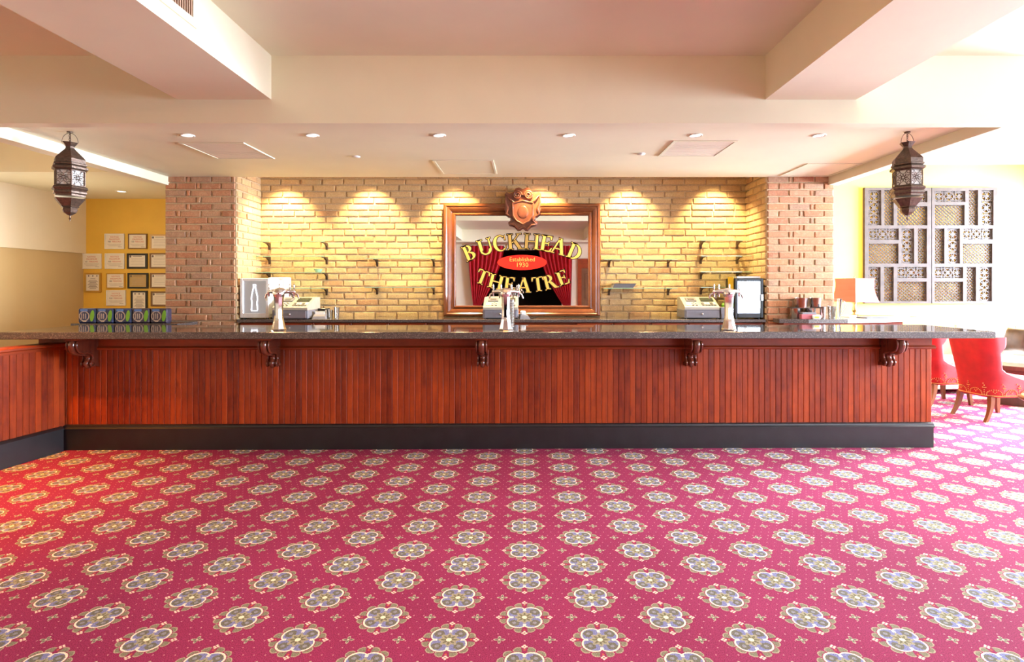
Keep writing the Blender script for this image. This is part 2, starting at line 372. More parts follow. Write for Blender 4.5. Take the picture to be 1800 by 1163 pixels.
def thing(name, label, cat, loc=(0, 0, 0), rz=0, group=None):
    o = bpy.data.objects.new(name, None); C.objects.link(o); o.location = loc; o.rotation_euler = (0, 0, rz); o.empty_display_size = .1
    return tag(o, label, cat, group)
def struct(name, mb, mats, label, cat, smooth=None):
    return tag(mb.build(name, mats, smooth=smooth), label, cat, kind='structure')
def copy_tree(o, parent=None):
    c = o.copy(); C.objects.link(c)
    if parent: c.parent = parent
    for ch in list(o.children): copy_tree(ch, c)
    return c
def RZ(a): return Matrix.Rotation(a, 4, 'Z')
def TR(*p): return Matrix.Translation(p)

# ------------------------------------------------------------------ setting: shell
XL, XR, YF, YB = -6.5, 8.8, -3.2, 8.7
ZS, ZR, ZC, ZCR = 2.76, 2.665, 3.15, 3.38
YS = 4.03                                         # front of the dropped soffit
struct('floor', MB().box(XL-.1, XR+.1, YF-2.4, YB+.1, -.1, 0), 'carpet', 'crimson carpet with half-drop rows of grey and blue medallions', 'floor')
cb = MB().box(XL, XR, YF, YS, ZC, ZC+.3)
cb.box(-3.75+.0-2.75, -4.24, YS, 6.35, ZC, ZC+.3)
struct('ceiling', cb, 'ceiling', 'pale cream upper ceiling between the beams', 'ceiling')
struct('ceiling_right', MB().box(3.62, XR, YS, YB, ZCR, ZCR+.2), 'ceiling', 'white ceiling of the side lounge on the right', 'ceiling')
struct('ceiling_left', MB().box(XL, -4.24, 6.35, 8.3, 2.79, ZC+.3), 'ceiling', 'low beige ceiling over the certificate wall', 'ceiling')
struct('ceiling_soffit', MB().box(-4.24, 3.62, YS, 6.5, ZS, ZCR+.2), 'ceiling', 'cream dropped soffit over the bar with downlights', 'ceiling')
struct('ceiling_recess', MB().box(-4.24, 3.62, 6.5, 7.3, 3.05, ZCR+.2), 'ceiling', 'ceiling of the slot over the brick recess', 'ceiling')
struct('trim_1', MB().box(-4.24, 3.62, YS-.004, YS+.10, ZR, ZS), 'ceiling', 'narrow downstand along the front edge of the soffit', 'trim')
struct('trim_2', MB().box(-4.24, -4.10, YS+.10, 6.5, ZR, ZS), 'ceiling', 'white downstand along the left edge of the soffit', 'trim')
struct('trim_3', MB().box(3.50, 3.62, YS+.10, 6.5, ZR, ZS), 'ceiling', 'orange-shaded downstand along the right edge of the soffit', 'trim')
struct('beam_left', MB().box(X_(312, YS), X_(477, YS), YF, YS, 2.835, ZC), 'ceiling', 'wide plastered ceiling beam on the left, carrying the air grille', 'beam')
struct('beam_right', MB().box(X_(1345, YS), X_(1505, YS), YF, YS, 2.835, ZC), 'ceiling', 'wide plastered ceiling beam on the right without a grille', 'beam')
# left side room
wl = MB().box(XL-.1, XL, YF, 8.3, 0, ZC+.1)
struct('wall_left', wl, 'beige', 'beige lower left wall', 'wall')
struct('wall_left_upper', MB().box(XL, XL+.04, 4.5, 8.3, 1.985, 2.79), 'cream', 'cream upper band of the left wall', 'wall')
struct('wall_back_left', MB().box(XL-.1, -3.6, 8.3, 8.4, 0, 2.9), 'yellow', 'ochre yellow wall hung with framed certificates', 'wall')
# right lounge
struct('wall_back_right', MB().box(2.9, XR+.1, YB, YB+.1, 0, ZCR), 'yellow', 'bright yellow wall behind the sofa with the carved screen', 'wall')
wr = MB(); edges = [YF]+[v for p in WINS for v in p]+[YB]
for k in range(0, len(edges), 2): wr.box(XR, XR+.2, edges[k], edges[k+1], 0, ZCR)
for y0, y1 in WINS: wr.box(XR, XR+.2, y0, y1, 0, .45); wr.box(XR, XR+.2, y0, y1, 3.02, ZCR)
struct('wall_right', wr, 'cream', 'cream window wall at the far right', 'wall')
for i, (y0, y1) in enumerate(WINS):
    o = thing('window_%d' % (i+1), 'tall white-framed window, number %d along the right wall' % (i+1), 'window', (XR+.1, (y0+y1)/2, .45)); o['kind'] = 'structure'
    hw = (y1-y0)/2; f = MB()
    for a, b in ((-hw, -hw+.06), (hw-.06, hw)): f.box(-.05, .05, a, b, 0, 2.57)
    f.box(-.05, .05, -hw+.06, hw-.06, 0, .06); f.box(-.05, .05, -hw+.06, hw-.06, 2.51, 2.57); f.box(-.03, .03, -.02, .02, .06, 2.51)
    f.build('window_frame', 'white_plastic', o)
    for a, b in ((-hw+.06, -.02), (.02, hw-.06)): MB().box(-.004, .004, a, b, .06, 2.51).build('pane', 'sky_glass', o)
o = thing('window_6', 'wide white-framed window in the wall behind the viewer', 'window', (6.3, YF-.08, .45)); o['kind'] = 'structure'
f = MB()
for a in (-1.7, -.6, .54, 1.64): f.box(a, a+.06, -.05, .05, 0, 2.57)
for a, b in ((-1.64, -.6), (-.54, .54), (.6, 1.64)): f.box(a, b, -.05, .05, 0, .06).box(a, b, -.05, .05, 2.51, 2.57)
f.build('window_frame', 'white_plastic', o)
for a, b in ((-1.64, -.6), (-.54, .54), (.6, 1.64)): MB().box(a, b, -.004, .004, .06, 2.51).build('pane', 'sky_glass', o)
# wall behind the camera with the curtained stage opening
wf = MB().box(XL-.1, -1.35, YF-.15, YF, 0, ZC+.2).box(1.15, 4.6, YF-.15, YF, 0, ZC+.2).box(8.0, XR+.2, YF-.15, YF, 0, ZC+.2).box(4.6, 8.0, YF-.15, YF, 0, .45).box(4.6, 8.0, YF-.15, YF, 3.02, ZC+.2).box(-1.35, 1.15, YF-.15, YF, 2.62, ZC+.2)
struct('wall_front', wf, 'cream', 'cream wall with the curtained opening, seen in the mirror', 'wall')
st = MB().box(-1.6, 1.4, YF-2.3, YF-2.2, 0, 3).box(-1.6, -1.5, YF-2.2, YF-.15, 0, 3).box(1.3, 1.4, YF-2.2, YF-.15, 0, 3).box(-1.6, 1.4, YF-2.3, YF-.15, 2.9, 3)
struct('wall_stage', st, 'black_cloth', 'black void behind the red curtains, seen in the mirror', 'wall')
struct('ceiling_front', MB().box(XL, XR, YF, YF+.9, 2.8, ZC), 'ceiling', 'dropped ceiling band at the curtained wall', 'ceiling')

# ------------------------------------------------------------------ brickwork
def brick_variants(L, Hh, D, n=4, rnd=R):
    out = []
    for _ in range(n):
        b = .005; pts = []
        for sx in (-1, 1):
            for sz in (-1, 1):
                jx, jz = rnd.uniform(0, .006), rnd.uniform(0, .004)
                x, z = sx*(L/2-jx), sz*(Hh/2-jz)
                pts += [(x, -D+b, z), (x-sx*b, -D, z-sz*b), (x, .01, z)]
        pts.append((rnd.uniform(-.2, .2)*L, -D-.001, rnd.uniform(-.2, .2)*Hh))
        out.append(pts)
    return out
CH = .0797                                        # course height
bank = {}
def brick_mesh(L, mat):
    key = (round(L, 3), mat)
    if key not in bank:
        bank[key] = []
        for pts in brick_variants(L, CH-.012, .016):
            bank[key].append(MB().hull(pts).mesh('brick', mat))
    return R.choice(bank[key])
def lay(rows, mat, wall, X, covered=None, limit=300, joined=None):
    """rows: list of (z, [(u0, u1)...]); X maps (u, 0, z) on the wall face to the world."""
    left = limit; st = MB(); ns = 0
    for z, spans in rows:
        for u0, u1 in spans:
            me = brick_mesh(u1-u0-.011, mat)
            T = X @ TR((u0+u1)/2, R.uniform(-.003, .004), z+CH/2+R.uniform(-.0015, .0015)) @ Matrix.Rotation(R.uniform(-.006, .006), 4, 'Y')
            hid = covered and covered((u0+u1)/2, z+CH/2)
            if hid or left <= 0:
                st.add([v.co[:] for v in me.vertices], [tuple(p.vertices) for p in me.polygons], 0, T); ns += 1
            else:
                o = link('brick', me, wall); o.matrix_local = T; left -= 1
    if ns:
        o = st.build('brickwork', mat, wall); o['kind'] = 'stuff'
Z0 = 1.02
def running(u0, u1, z0, z1, BL=.268, rnd=R):
    rows = []; k = 0; z = z0
    while z < z1:
        x = u0-(BL/2 if k % 2 else 0)+rnd.uniform(-.02, .02); spans = []
        while x < u1:
            L = BL*rnd.uniform(.95, 1.05); a, b = max(x, u0), min(x+L, u1)
            if u1-b < .05: b = u1
            if b-a > .045: spans.append((round(a, 2), round(b, 2)))
            x += L
            if b == u1: break
        rows.append((z, spans)); z += CH; k += 1
    return rows
YW, YP = 7.10, 6.50
XI0, XI1 = X_(415, YP), X_(1348, YP)
XP0, XP1 = X_(291, YP), X_(1466, YP)
wb = struct('wall_back', MB().box(XI0-.1, XI1+.1, YW, YW+.25, 0, 3.05), 'mortar', 'recessed brick wall behind the bar, buff from warm light in its colour', 'wall')
MX0, MX1, MZ0, MZ1 = X_(780, 7.04), X_(1055, 7.04), Z_(555, 7.04), Z_(358, 7.04)
def cov(u, z): return (MX0+.05 < u < MX1-.05 and z < MZ1-.05) or z > 2.86 or z < 1.1
lay(running(XI0, XI1, Z0, 3.0), 'brick_warm_lit', wb, TR(0, YW, 0), cov)
def pier(name, x0, x1, inner, label):
    o = struct(name, MB().box(x0, x1, YP, YW+1.2, 0, ZS+.3), 'mortar', label, 'wall')
    Wd = x1-x0; rows = []; z = Z0; k = 0
    while z < ZS-.005:
        lens = ([.13, .235, .05, .235] if k % 2 == 0 else [.245, .05, .245, .245-.02])
        if R.random() < .3: lens[1:3] = lens[2:0:-1]
        u = x0; sp = []
        for L in lens: sp.append((round(u, 3), round(u+L, 3))); u += L
        if x1-u > .04: sp.append((round(u, 3), round(x1, 2)))
        if z+CH > ZS+.05: break
        rows.append((z, sp)); z += CH; k += 1
    lay(rows, 'brick_red', o, TR(0, YP, 0), lambda u, z: z < 1.08)
    # the reveal facing the recess
    side = running(0, YW-YP, Z0, 3.0, .24)
    if inner > 0: Xm = TR(x1, YP, 0) @ RZ(PI/2)
    else: Xm = TR(x0, YW, 0) @ RZ(-PI/2)
    lay(side, 'brick_warm_lit', o, Xm, lambda u, z: z < 1.1 or z > 2.9)
    return o
pier('wall_left_pier', XP0, XI0, 1, 'red brick pier left of the recess, beside the certificates')
pier('wall_right_pier', XI1, XP1, -1, 'pale lit brick pier right of the recess, beside the lounge')

# ------------------------------------------------------------------ bar front
BY, BH = 5.235, 1.104
BXL, BXR = X_(119, 5.2), X_(1636, 5.29)
bar = thing('bar_counter', 'long bar front of upright red-brown boards over a black plinth', 'bar', (0, BY, 0), .0115)
def zb(py): return Z_(py, 5.2)
zpl, zmo, zap = zb(745), zb(613.5), zb(608.5)
MB().box(BXL-.12, BXR-.02, .012, .55, 0, BH-.065).box(BXL-.25, BXL+.02, .012, .55, .995, BH-.065).build('carcass', 'wood_trim', bar)
n = 153; wbd = (BXR-BXL)/n
pm = []
for k in range(6):
    pm.append(MB().prism([(-wbd/2+.0008, .012), (-wbd/2+.0008, .004), (-wbd/2+.0065, 0), (wbd/2-.004, 0), (wbd/2-.0008, .003), (wbd/2-.0008, .012)], 'z', zpl-.01, zmo+.005).mesh('plank', 'wood'))
for k in range(-2, n):
    link('plank', pm[k % 6], bar, (BXL+(k+.5)*wbd, R.uniform(-.0012, .0012), 0))
MB().box(BXL-.25, BXR, -.006, .012, zap, BH-.063).build('frieze_board', 'wood_trim', bar)
MB().prism([(.012, zmo-.004), (-.020, zmo-.004), (-.028, zmo+.006), (-.028, zmo+.014), (-.012, zap+.003), (.012, zap+.003)], 'x', BXL-.02, BXR+.025).build('moulding', 'wood_trim', bar)
MB().box(BXL-.01, BXR-.005, -.035, .012, 0, zb(753)).build('plinth', 'plinth', bar)
MB().prism([(.012, zb(753)), (-.042, zb(753)), (-.042, zb(751)), (-.03, zb(749)), (-.026, zb(746.5)), (-.012, zb(745)), (.012, zb(745))], 'x', BXL-.01, BXR+.002).build('plinth_cap', 'plinth', bar)
# corbels: an S scroll between two shaped cheeks
def scurve(k=26):
    pts = []
    ctrl = [(.262, -.012), (.272, -.05), (.252, -.095), (.200, -.118), (.145, -.124), (.098, -.142), (.084, -.172), (.094, -.200), (.110, -.222), (.100, -.246), (.070, -.248), (.055, -.228)]
    for i in range(len(ctrl)-1):
        p0, p1, p2, p3 = ctrl[max(0, i-1)], ctrl[i], ctrl[i+1], ctrl[min(len(ctrl)-1, i+2)]
        for j in range(4):
            t = j/4
            pts.append(tuple(.5*((2*b)+(-a+c)*t+(2*a-5*b+4*c-d)*t*t+(-a+3*b-3*c+d)*t**3) for a, b, c, d in zip(p0, p1, p2, p3)))
    pts.append(ctrl[-1]); return pts
S = scurve(); zt = BH-.078
core = [(0, 0), (-.235, 0)]+[(-(d-.022), z) for d, z in S[1:34]]+[(0, -.235)]
cm = MB().prism([(y, zt+z) for y, z in core], 'x', -.038, .038).mesh('corbel', 'wood_corbel')
rib = MB().tube([(0, -d+.012, zt+z) for d, z in S], [.030]*8+[.030-.010*i/(len(S)-9) for i in range(len(S)-8)], 10).mesh('scroll_rib', 'wood_corbel', 60)
bead = MB()
for sx in (-.043, .043): bead.tube([(sx, -d+.008, zt+z) for d, z in S], .010, 7)
bead.ball((0, -.070, zt-.222), .034, 12, 8, sq=(1.25, 1, .9)).ball((0, -.16, zt-.124), .022, 10, 6, sq=(1.5, 1.2, .8))
bead = bead.mesh('scroll_bead', 'wood_corbel', 60)
capm = MB().box(-.052, .052, -.272, 0, zt, zt+.016).mesh('corbel_cap', 'wood_trim')
footm = MB().prism([(0, zt-.262), (-.055, zt-.250), (-.078, zt-.243), (-.078, zt-.236), (0, zt-.228)], 'x', -.046, .046).mesh('corbel_foot', 'wood_corbel')
for px in (171, 487, 849, 1211, 1558):
    c = link('corbel', cm, bar, (X_(px, 5.22), -.006, 0))
    for nm, me in (('scroll_rib', rib), ('scroll_bead', bead), ('corbel_cap', capm), ('corbel_foot', footm)): link(nm, me, c)

# granite bar top
ct = thing('bar_countertop', 'long polished speckled granite top of the bar', 'countertop', (0, 5.235, BH), .0115)
MB().cbox(X_(4, 4.9), X_(1747, 4.97), -.335, .56, -.062, 0, .006).build('slab', 'granite', ct)

# side partition on the left
sa = math.atan2(.56, .10)
sp = thing('side_partition', 'low board-clad partition at the left end of the bar', 'partition', (BXL-.004, 5.175, 0), -(PI/2)+.0-.155)
# local +x runs towards the camera, local +y is the visible (right) face
L = 1.55; n2 = 29; pw = L/n2
MB().box(0.0, L, -.14, -.012, 0, .955).build('carcass', 'wood_trim', sp)
p2 = MB().prism([(-pw/2+.0008, -.012), (-pw/2+.0008, -.003), (-pw/2+.004, 0), (pw/2-.004, 0), (pw/2-.0008, -.003), (pw/2-.0008, -.012)], 'z', .22, .93).mesh('plank', 'wood')
for k in range(n2): link('plank', p2, sp, ((k+.5)*pw, R.uniform(-.001, .001), 0))
MB().prism([(-.145, .955), (-.145, .985), (.02, .985), (.028, .975), (.028, .960), (.012, .950), (.010, .925), (-.012, .925), (-.012, .955)], 'x', .0, L).build('cap_rail', 'wood_trim', sp)
MB().box(.04, L, -.012, .03, 0, .195).build('plinth', 'plinth', sp)
MB().prism([(-.012, .195), (.036, .195), (.036, .205), (.022, .222), (-.012, .228)], 'x', .04, L).build('plinth_cap', 'plinth', sp)
sl = thing('side_counter', 'dark granite side counter behind the low partition', 'counter', (-4.85, 4.15, 0))
MB().cbox(-.45, .10, -.5, .42, .955, .992, .004).build('slab', 'granite', sl)
MB().box(-.42, .06, -.45, .4, 0, .955).build('cabinet', 'wood_dark', sl)

# ------------------------------------------------------------------ back bar
BBZ = Z_(561, 6.47)
bc = thing('back_bar_cabinet', 'low red-brown cabinet run under the brick recess', 'cabinet', (0, 6.5, 0))
MB().box(XI0+.04, XI1-.04, .04, .54, 0, BBZ-.04).build('carcass', 'wood_trim', bc)
dw = (XI1-XI0-.08)/14
dm = MB().cbox(-dw/2+.006, dw/2-.006, -.0, .02, BBZ-.22, BBZ-.045, .004).mesh('drawer', 'wood_trim')
hm = MB().tube([(0, -.004, BBZ-.06), (0, -.03, BBZ-.062), (0, -.03, BBZ-.14), (0, -.004, BBZ-.142)], .006, 8).mesh('handle', 'steel', 50)
for k in range(14):
    if 5 <= k <= 8: continue
    d = link('drawer', dm, bc, (XI0+.04+(k+.5)*dw, 0, 0)); link('handle', hm, d, (dw/2-.02, 0, 0))
MB().box(XI0+5*dw+.05, XI0+9*dw+.03, 0, .02, .1, BBZ-.065).build('cooler_door', 'steel', bc)
bt = thing('back_bar_countertop', 'narrow granite counter below the mirror', 'countertop', (0, 6.5, BBZ))
MB().cbox(XI0+.022, XI1-.022, -.03, .57, -.037, 0, .004).build('slab', 'granite', bt)
# left ledge with the can cartons
ll = thing('side_ledge', 'granite ledge in front of the red brick pier carrying the cartons', 'counter', (-4.3, 6.1, 0))
LZ = Z_(568.5, 6.1)
MB().cbox(-.62, X_(312, 6.1)+4.3, 0, .38, LZ-.034, LZ, .004).build('slab', 'granite', ll)
MB().box(-.58, .45, .05, .36, 0, LZ-.034).build('cabinet', 'wood_dark', ll)

# ------------------------------------------------------------------ mirror with painted lettering
mir = thing('wall_mirror', 'large mahogany-framed mirror lettered BUCKHEAD THEATRE', 'mirror', (0, 7.07, 0))
GX0, GX1, GZ0, GZ1 = X_(801, 7.03), X_(1034, 7.03), Z_(537, 7.03), Z_(378.5, 7.03)
MB().box(MX0+.02, MX1-.02, -.004, .012, MZ0+.02, MZ1-.02).build('backing', 'wood_dark', mir)
MB().box(GX0-.012, GX1+.012, -.012, -.004, GZ0-.012, GZ1+.012).build('glass', 'mirror', mir)
prof = [(0, .012), (0, -.055), (.012, -.068), (.030, -.070), (.045, -.058), (.058, -.060), (.085, -.048), (.100, -.030), (.116, -.034), (.126, -.044), (.136, -.040), (.142, -.022), (.142, -.010)]
outer = [(MX0, MZ0), (MX1, MZ0), (MX1, MZ1), (MX0, MZ1)]; inner = [(GX0, GZ0), (GX1, GZ0), (GX1, GZ1), (GX0, GZ1)]
for k in range(4):
    v, f = [], []; k2 = (k+1) % 4
    for t, d in prof:
        s = t/.142
        for q in (k, k2):
            v.append((outer[q][0]+(inner[q][0]-outer[q][0])*s, d, outer[q][1]+(inner[q][1]-outer[q][1])*s))
    for i in range(len(prof)-1): f.append((2*i, 2*i+1, 2*i+3, 2*i+2))
    f.append(tuple(2*i for i in range(len(prof)))); f.append(tuple(2*i+1 for i in range(len(prof)-1, -1, -1)))
    MB().add(v, f).build('frame_side', 'wood_frame', mir)
# --- letters out of strokes: quads and tapered arc bands
def Q(*p): return ('q', list(p))
def RC(x0, y0, x1, y1): return Q((x0, y0), (x1, y0), (x1, y1), (x0, y1))
def ARC(cx, cy, ro, so, ri, si, a0, a1, dx=0): return ('a', cx, cy, ro, so, ri, si, a0, a1, dx)
def DIAG(x0, y0, x1, y1, wd): return Q((x0-wd/2, y0), (x0+wd/2, y0), (x1+wd/2, y1), (x1-wd/2, y1))
def STEM(x, wd=.17, top=True, bot=True, y0=0, y1=1):
    o = [RC(x, y0, x+wd, y1)]
    if bot: o.append(RC(x-.075, 0, x+wd+.075, .05))
    if top: o.append(RC(x-.075, .95, x+wd+.075, 1))
    return o
G = {
 'B': (.72, STEM(.1)+[ARC(.26, .755, .30, .245, .15, .195, -90, 90), ARC(.26, .27, .38, .27, .21, .215, -90, 90)]),
 'U': (.86, STEM(.1, y0=.3, bot=False)+STEM(.70, .07, y0=.3, bot=False)+[ARC(.435, .31, .335, .325, .20, .25, 180, 360, -.03)]),
 'C': (.80, [ARC(.42, .5, .40, .515, .25, .455, 48, 312, .03), Q((.70, .66), (.745, .66), (.745, 1.0), (.71, .93)), Q((.66, .08), (.72, .15), (.76, .30), (.72, .30))]),
 'K': (.88, STEM(.1)+[DIAG(.30, .42, .68, .96, .08), DIAG(.42, .60, .74, .03, .20), RC(.56, .95, .84, 1), RC(.60, 0, .92, .05)]),
 'H': (.94, STEM(.1)+STEM(.66)+[RC(.26, .47, .68, .54)]),
 'E': (.72, STEM(.1)+[RC(.1, .94, .64, 1), RC(.1, 0, .68, .06), RC(.2, .48, .50, .54), Q((.58, .76), (.62, .76), (.64, 1), (.52, .96)), Q((.56, .05), (.66, 0), (.71, .26), (.67, .26)), Q((.47, .38), (.51, .38), (.51, .64), (.47, .64))]),
 'A': (.90, [DIAG(.14, .03, .42, 1.0, .08), DIAG(.72, .03, .44, 1.02, .18), RC(.24, .30, .64, .36), RC(.02, 0, .28, .05), RC(.56, 0, .88, .05)]),
 'D': (.84, STEM(.1)+[ARC(.26, .5, .50, .5, .32, .44, -90, 90)]),
 'T': (.80, STEM(.315, top=False)+[RC(.03, .94, .77, 1), Q((.03, .74), (.07, .74), (.14, .95), (.03, 1)), Q((.73, .74), (.77, .74), (.77, 1), (.66, .95))]),
 'R': (.84, STEM(.1)+[ARC(.26, .735, .33, .265, .17, .21, -90, 90), DIAG(.42, .50, .70, .03, .19), RC(.60, 0, .86, .05)]),
}
def offq(pts, e):
    n = len(pts); area = sum(pts[i][0]*pts[(i+1) % n][1]-pts[(i+1) % n][0]*pts[i][1] for i in range(n)); sg = 1 if area > 0 else -1
    cx = [None]*n
    for i in range(n):
        p, a, b = Vector(pts[i]), Vector(pts[i-1]), Vector(pts[(i+1) % n])
        d1, d2 = (p-a).normalized(), (b-p).normalized()
        n1, n2 = Vector((d1.y, -d1.x))*sg, Vector((d2.y, -d2.x))*sg
        m_ = n1+n2; m_ = m_/max(.5, m_.length_squared/2) if m_.length > .01 else n1
        cx[i] = tuple(p+m_*e)
    return cx
def glyph(mb, ch, warp, e, m, y0, y1):
    def put(poly):
        P = [warp(*p) for p in poly]; n = len(P)
        v = [(a, y0, b) for a, b in P]+[(a, y1, b) for a, b in P]
        mb.add(v, [tuple(range(n)), tuple(range(2*n-1, n-1, -1))]+[(i, i+n, (i+1) % n+n, (i+1) % n) for i in range(n)], m)
    for s in G[ch][1]:
        if s[0] == 'q': put(offq(s[1], e))
        else:
            _, cx, cy, ro, so, ri, si, a0, a1, dx = s; N = 14
            da = math.degrees(e/ro) if abs(a1-a0) < 359 else 0
            for k in range(N):
                a, b = [math.radians(a0-da+(a1-a0+2*da)*q/N) for q in (k, k+1)]
                put([(cx+(ro+e)*math.cos(a), cy+(so+e)*math.sin(a)), (cx+(ro+e)*math.cos(b), cy+(so+e)*math.sin(b)),
                     (cx+dx+(ri-e)*math.cos(b), cy+(si-e)*math.sin(b)), (cx+dx+(ri-e)*math.cos(a), cy+(si-e)*math.sin(a))])
MP = 7.055/F                                       # metres per pixel on the mirror
def arc_text(word, cx_px, mid_px, rad_px, h_px, spots, up):
    for ch, px in zip(word, spots):
        wd = G[ch][0]; dx = (px-cx_px); ang = math.asin(dx/rad_px)*(-1 if up else 1)
        sag = rad_px-math.sqrt(rad_px**2-dx*dx); py = mid_px+(sag if up else -sag)
        ox, oz = X_(px, 7.055), Z_(py, 7.055); hh = h_px*MP; ca, sa_ = math.cos(ang), math.sin(ang)
        def warp(x, y):
            a, b = (x-wd/2)*hh*1.12, (y-.5)*hh
            return ox+a*ca-b*sa_, oz+a*sa_+b*ca
        mb = MB(); glyph(mb, ch, warp, 0, 0, -.0170, -.0150); mb.build('letter', 'gold', mir)
        mb = MB(); glyph(mb, ch, warp, .045, 0, -.0150, -.0125); mb.build('letter_outline', 'outline', mir)
arc_text('BUCKHEAD', 919, 424, 236, 27.5, (825, 852.5, 878.5, 904.5, 934.5, 960.5, 982.5, 1011), True)
arc_text('THEATRE', 919.5, 501, 190, 25.5, (848, 872, 896, 921, 946, 967, 989), False)
def ell(rx, rz, n=48): return [(rx*math.cos(2*PI*i/n), rz*math.sin(2*PI*i/n)) for i in range(n)]
ex, ez = X_(917.7, 7.055), Z_(461, 7.055)
MB().prism([(ex+a, ez+b) for a, b in ell(43.5*MP, 13.4*MP)], 'y', -.0150, -.0125).build('red_oval', 'signred', mir)
def text(body, size, mat, loc, rot, parent=None, name='lettering', align='CENTER', ext=.0004, sx=1.0):
    cu = bpy.data.curves.new(name, 'FONT'); cu.body = body; cu.size = size; cu.align_x = align; cu.align_y = 'CENTER'; cu.extrude = ext; cu.resolution_u = 2
    tmp = bpy.data.objects.new('tmp_text', cu); C.objects.link(tmp)
    dg = bpy.context.evaluated_depsgraph_get(); me = bpy.data.meshes.new_from_object(tmp.evaluated_get(dg))
    bpy.data.objects.remove(tmp); me.materials.clear(); me.materials.append(M[mat])
    o = link(name, me, parent, loc, rot); o.scale = (sx, 1, 1); return o
text('Established', 10.2*MP, 'gold', (ex+.002, -.0158, ez+5.0*MP), (PI/2, 0, 0), mir, 'small_lettering')
text('1930', 11.2*MP, 'gold', (ex, -.0158, ez-4.6*MP), (PI/2, 0, 0), mir, 'small_lettering')
# carved crest on the frame
cz, cx_ = Z_(366, 7.0), X_(919, 7.0); u = 7.0/F
def cp(pts): return [(cx_+(a-919)*u, cz-(b-366)*u) for a, b in pts]
half = [(919, 333), (912, 330), (906, 332), (903, 338), (896, 341), (890, 338), (887, 343), (889, 356), (887, 368), (891, 378), (897, 381), (899, 386), (893, 392), (900, 396), (906, 394), (909, 402), (914, 404), (919, 400)]
full = half+[(2*919-a, b) for a, b in half[-2:0:-1]]
cr = MB().prism(cp(full), 'y', -.105, -.05).build('crest', 'wood_carved', mir)
sh = [(901, 358), (919, 354), (937, 358), (936, 380), (930, 389), (919, 395), (908, 389), (902, 380)]
MB().prism(cp(sh), 'y', -.135, -.105).build('shield', 'wood_carved', cr)
MB().tube([(a, -.135, b) for a, b in cp(sh)], .011, 8, closed=True).build('shield_rim', 'wood_carved', cr, smooth=60)
MB().ball((cx_, -.135, cz-8*u), .07, 16, 8, sq=(1, .12, 1.15)).build('shield_boss', 'wood_carved', cr, smooth=60)
sr = MB()
for s in (-1, 1):
    pts = [];
    for i in range(34):
        a = i/33*4.2*PI; rr = .056*(1-i/40); pts.append((cx_+s*(.068+rr*math.cos(a+PI)*1.0), -.118-.012*i/33, cz+.155+rr*math.sin(a)))
    sr.tube(pts, [.014-.006*i/33 for i in range(34)], 7)
    sr.tube([(cx_+s*x*u, -.11, cz+z*u) for x, z in ((14, 8), (22, 14), (29, 22), (30, 10), (26, -2), (29, -10), (24, -14))], [.012, .018, .012, .014, .018, .013, .008], 8)
    sr.tube([(cx_+s*x*u, -.105, cz+z*u) for x, z in ((22, -16), (17, -22), (24, -28), (14, -30), (8, -37), (2, -33))], [.010, .014, .011, .014, .013, .009], 8)
sr.build('scroll_carving', 'wood_carved', cr, smooth=60)

# ------------------------------------------------------------------ glass shelves
def shelf(x0, x1, py, brackets, label, group):
    z = Z_(py, 6.95); o = thing('glass_shelf', label, 'shelf', ((x0+x1)/2, YW-.02, z), 0, group); hw = (x1-x0)/2; c = (x0+x1)/2
    MB().box(-hw, hw, -.215, -.005, 0, .008).build('pane', 'glass', o)
    MB().box(-hw, hw, -.2175, -.215, 0, .008).build('polished_edge', 'glass_edge', o)
    for bx in brackets:
        b = MB().prism([(0, 0), (0, -.085), (-.022, -.085), (-.03, -.04), (-.09, -.012), (-.17, -.006), (-.17, 0)], 'x', bx-c-.011, bx-c+.011).build('bracket', 'iron', o)
rows4 = ['top', 'second', 'third', 'lowest']
for k, py in enumerate((426, 451.5, 479.5, 507)):
    shelf(X_(452, 6.9) if k < 3 else X_(513, 6.9), X_(580, 7.05), py, ((X_(472, 7.04), X_(573, 7.04)) if k < 3 else (X_(573, 7.04),)), '%s glass shelf of the stack above the left till' % rows4[k], 'glass shelves on the brick wall')
for k, py in enumerate((424, 451, 478.5, 505.5)):
    shelf(X_(1226, 7.0), X_(1313, 7.0), py, (X_(1233, 7.04), X_(1297, 7.04)), '%s glass shelf of the stack above the right till' % rows4[k], 'glass shelves on the brick wall')
for k, py in enumerate((455.5, 505.5)):
    shelf(X_(646, 7.0), X_(768, 7.0), py, (X_(662, 7.04), X_(762, 7.04)), '%s glass shelf between left shelf stack and mirror' % ('upper', 'lower')[k], 'glass shelves on the brick wall')
    shelf(X_(1058, 7.0), X_(1186, 7.0), py+1.5, (X_(1071, 7.04), X_(1175, 7.04)), '%s glass shelf just right of the mirror' % ('upper', 'lower')[k], 'glass shelves on the brick wall')
tr = thing('folder_tray', 'dark flat tray lying on the lower shelf right of the mirror', 'tray', (X_(1094, 6.95), 6.97, Z_(507, 6.95)+.009))
MB().hull([(-.13, -.09, 0), (.12, -.09, 0), (.12, .09, 0), (-.13, .09, 0), (-.11, -.105, .05), (.155, -.105, .05), (.155, .1, .05), (-.11, .1, .05)]).build('body', 'grey_plastic', tr)
MB().box(-.12, .16, -.107, .1, .05, .054).build('rim', 'black', tr)
gd = thing('glass_dish', 'small green-tinted glass dish on the third shelf above the left till', 'dish', (X_(558, 6.9), 6.93, Z_(479.5, 6.95)+.009))
MB().lathe([(.03, 0), (.035, .004), (.055, .036), (.05, .036), (.03, .008)], 18).build('bowl', 'glass_edge', gd, smooth=50)

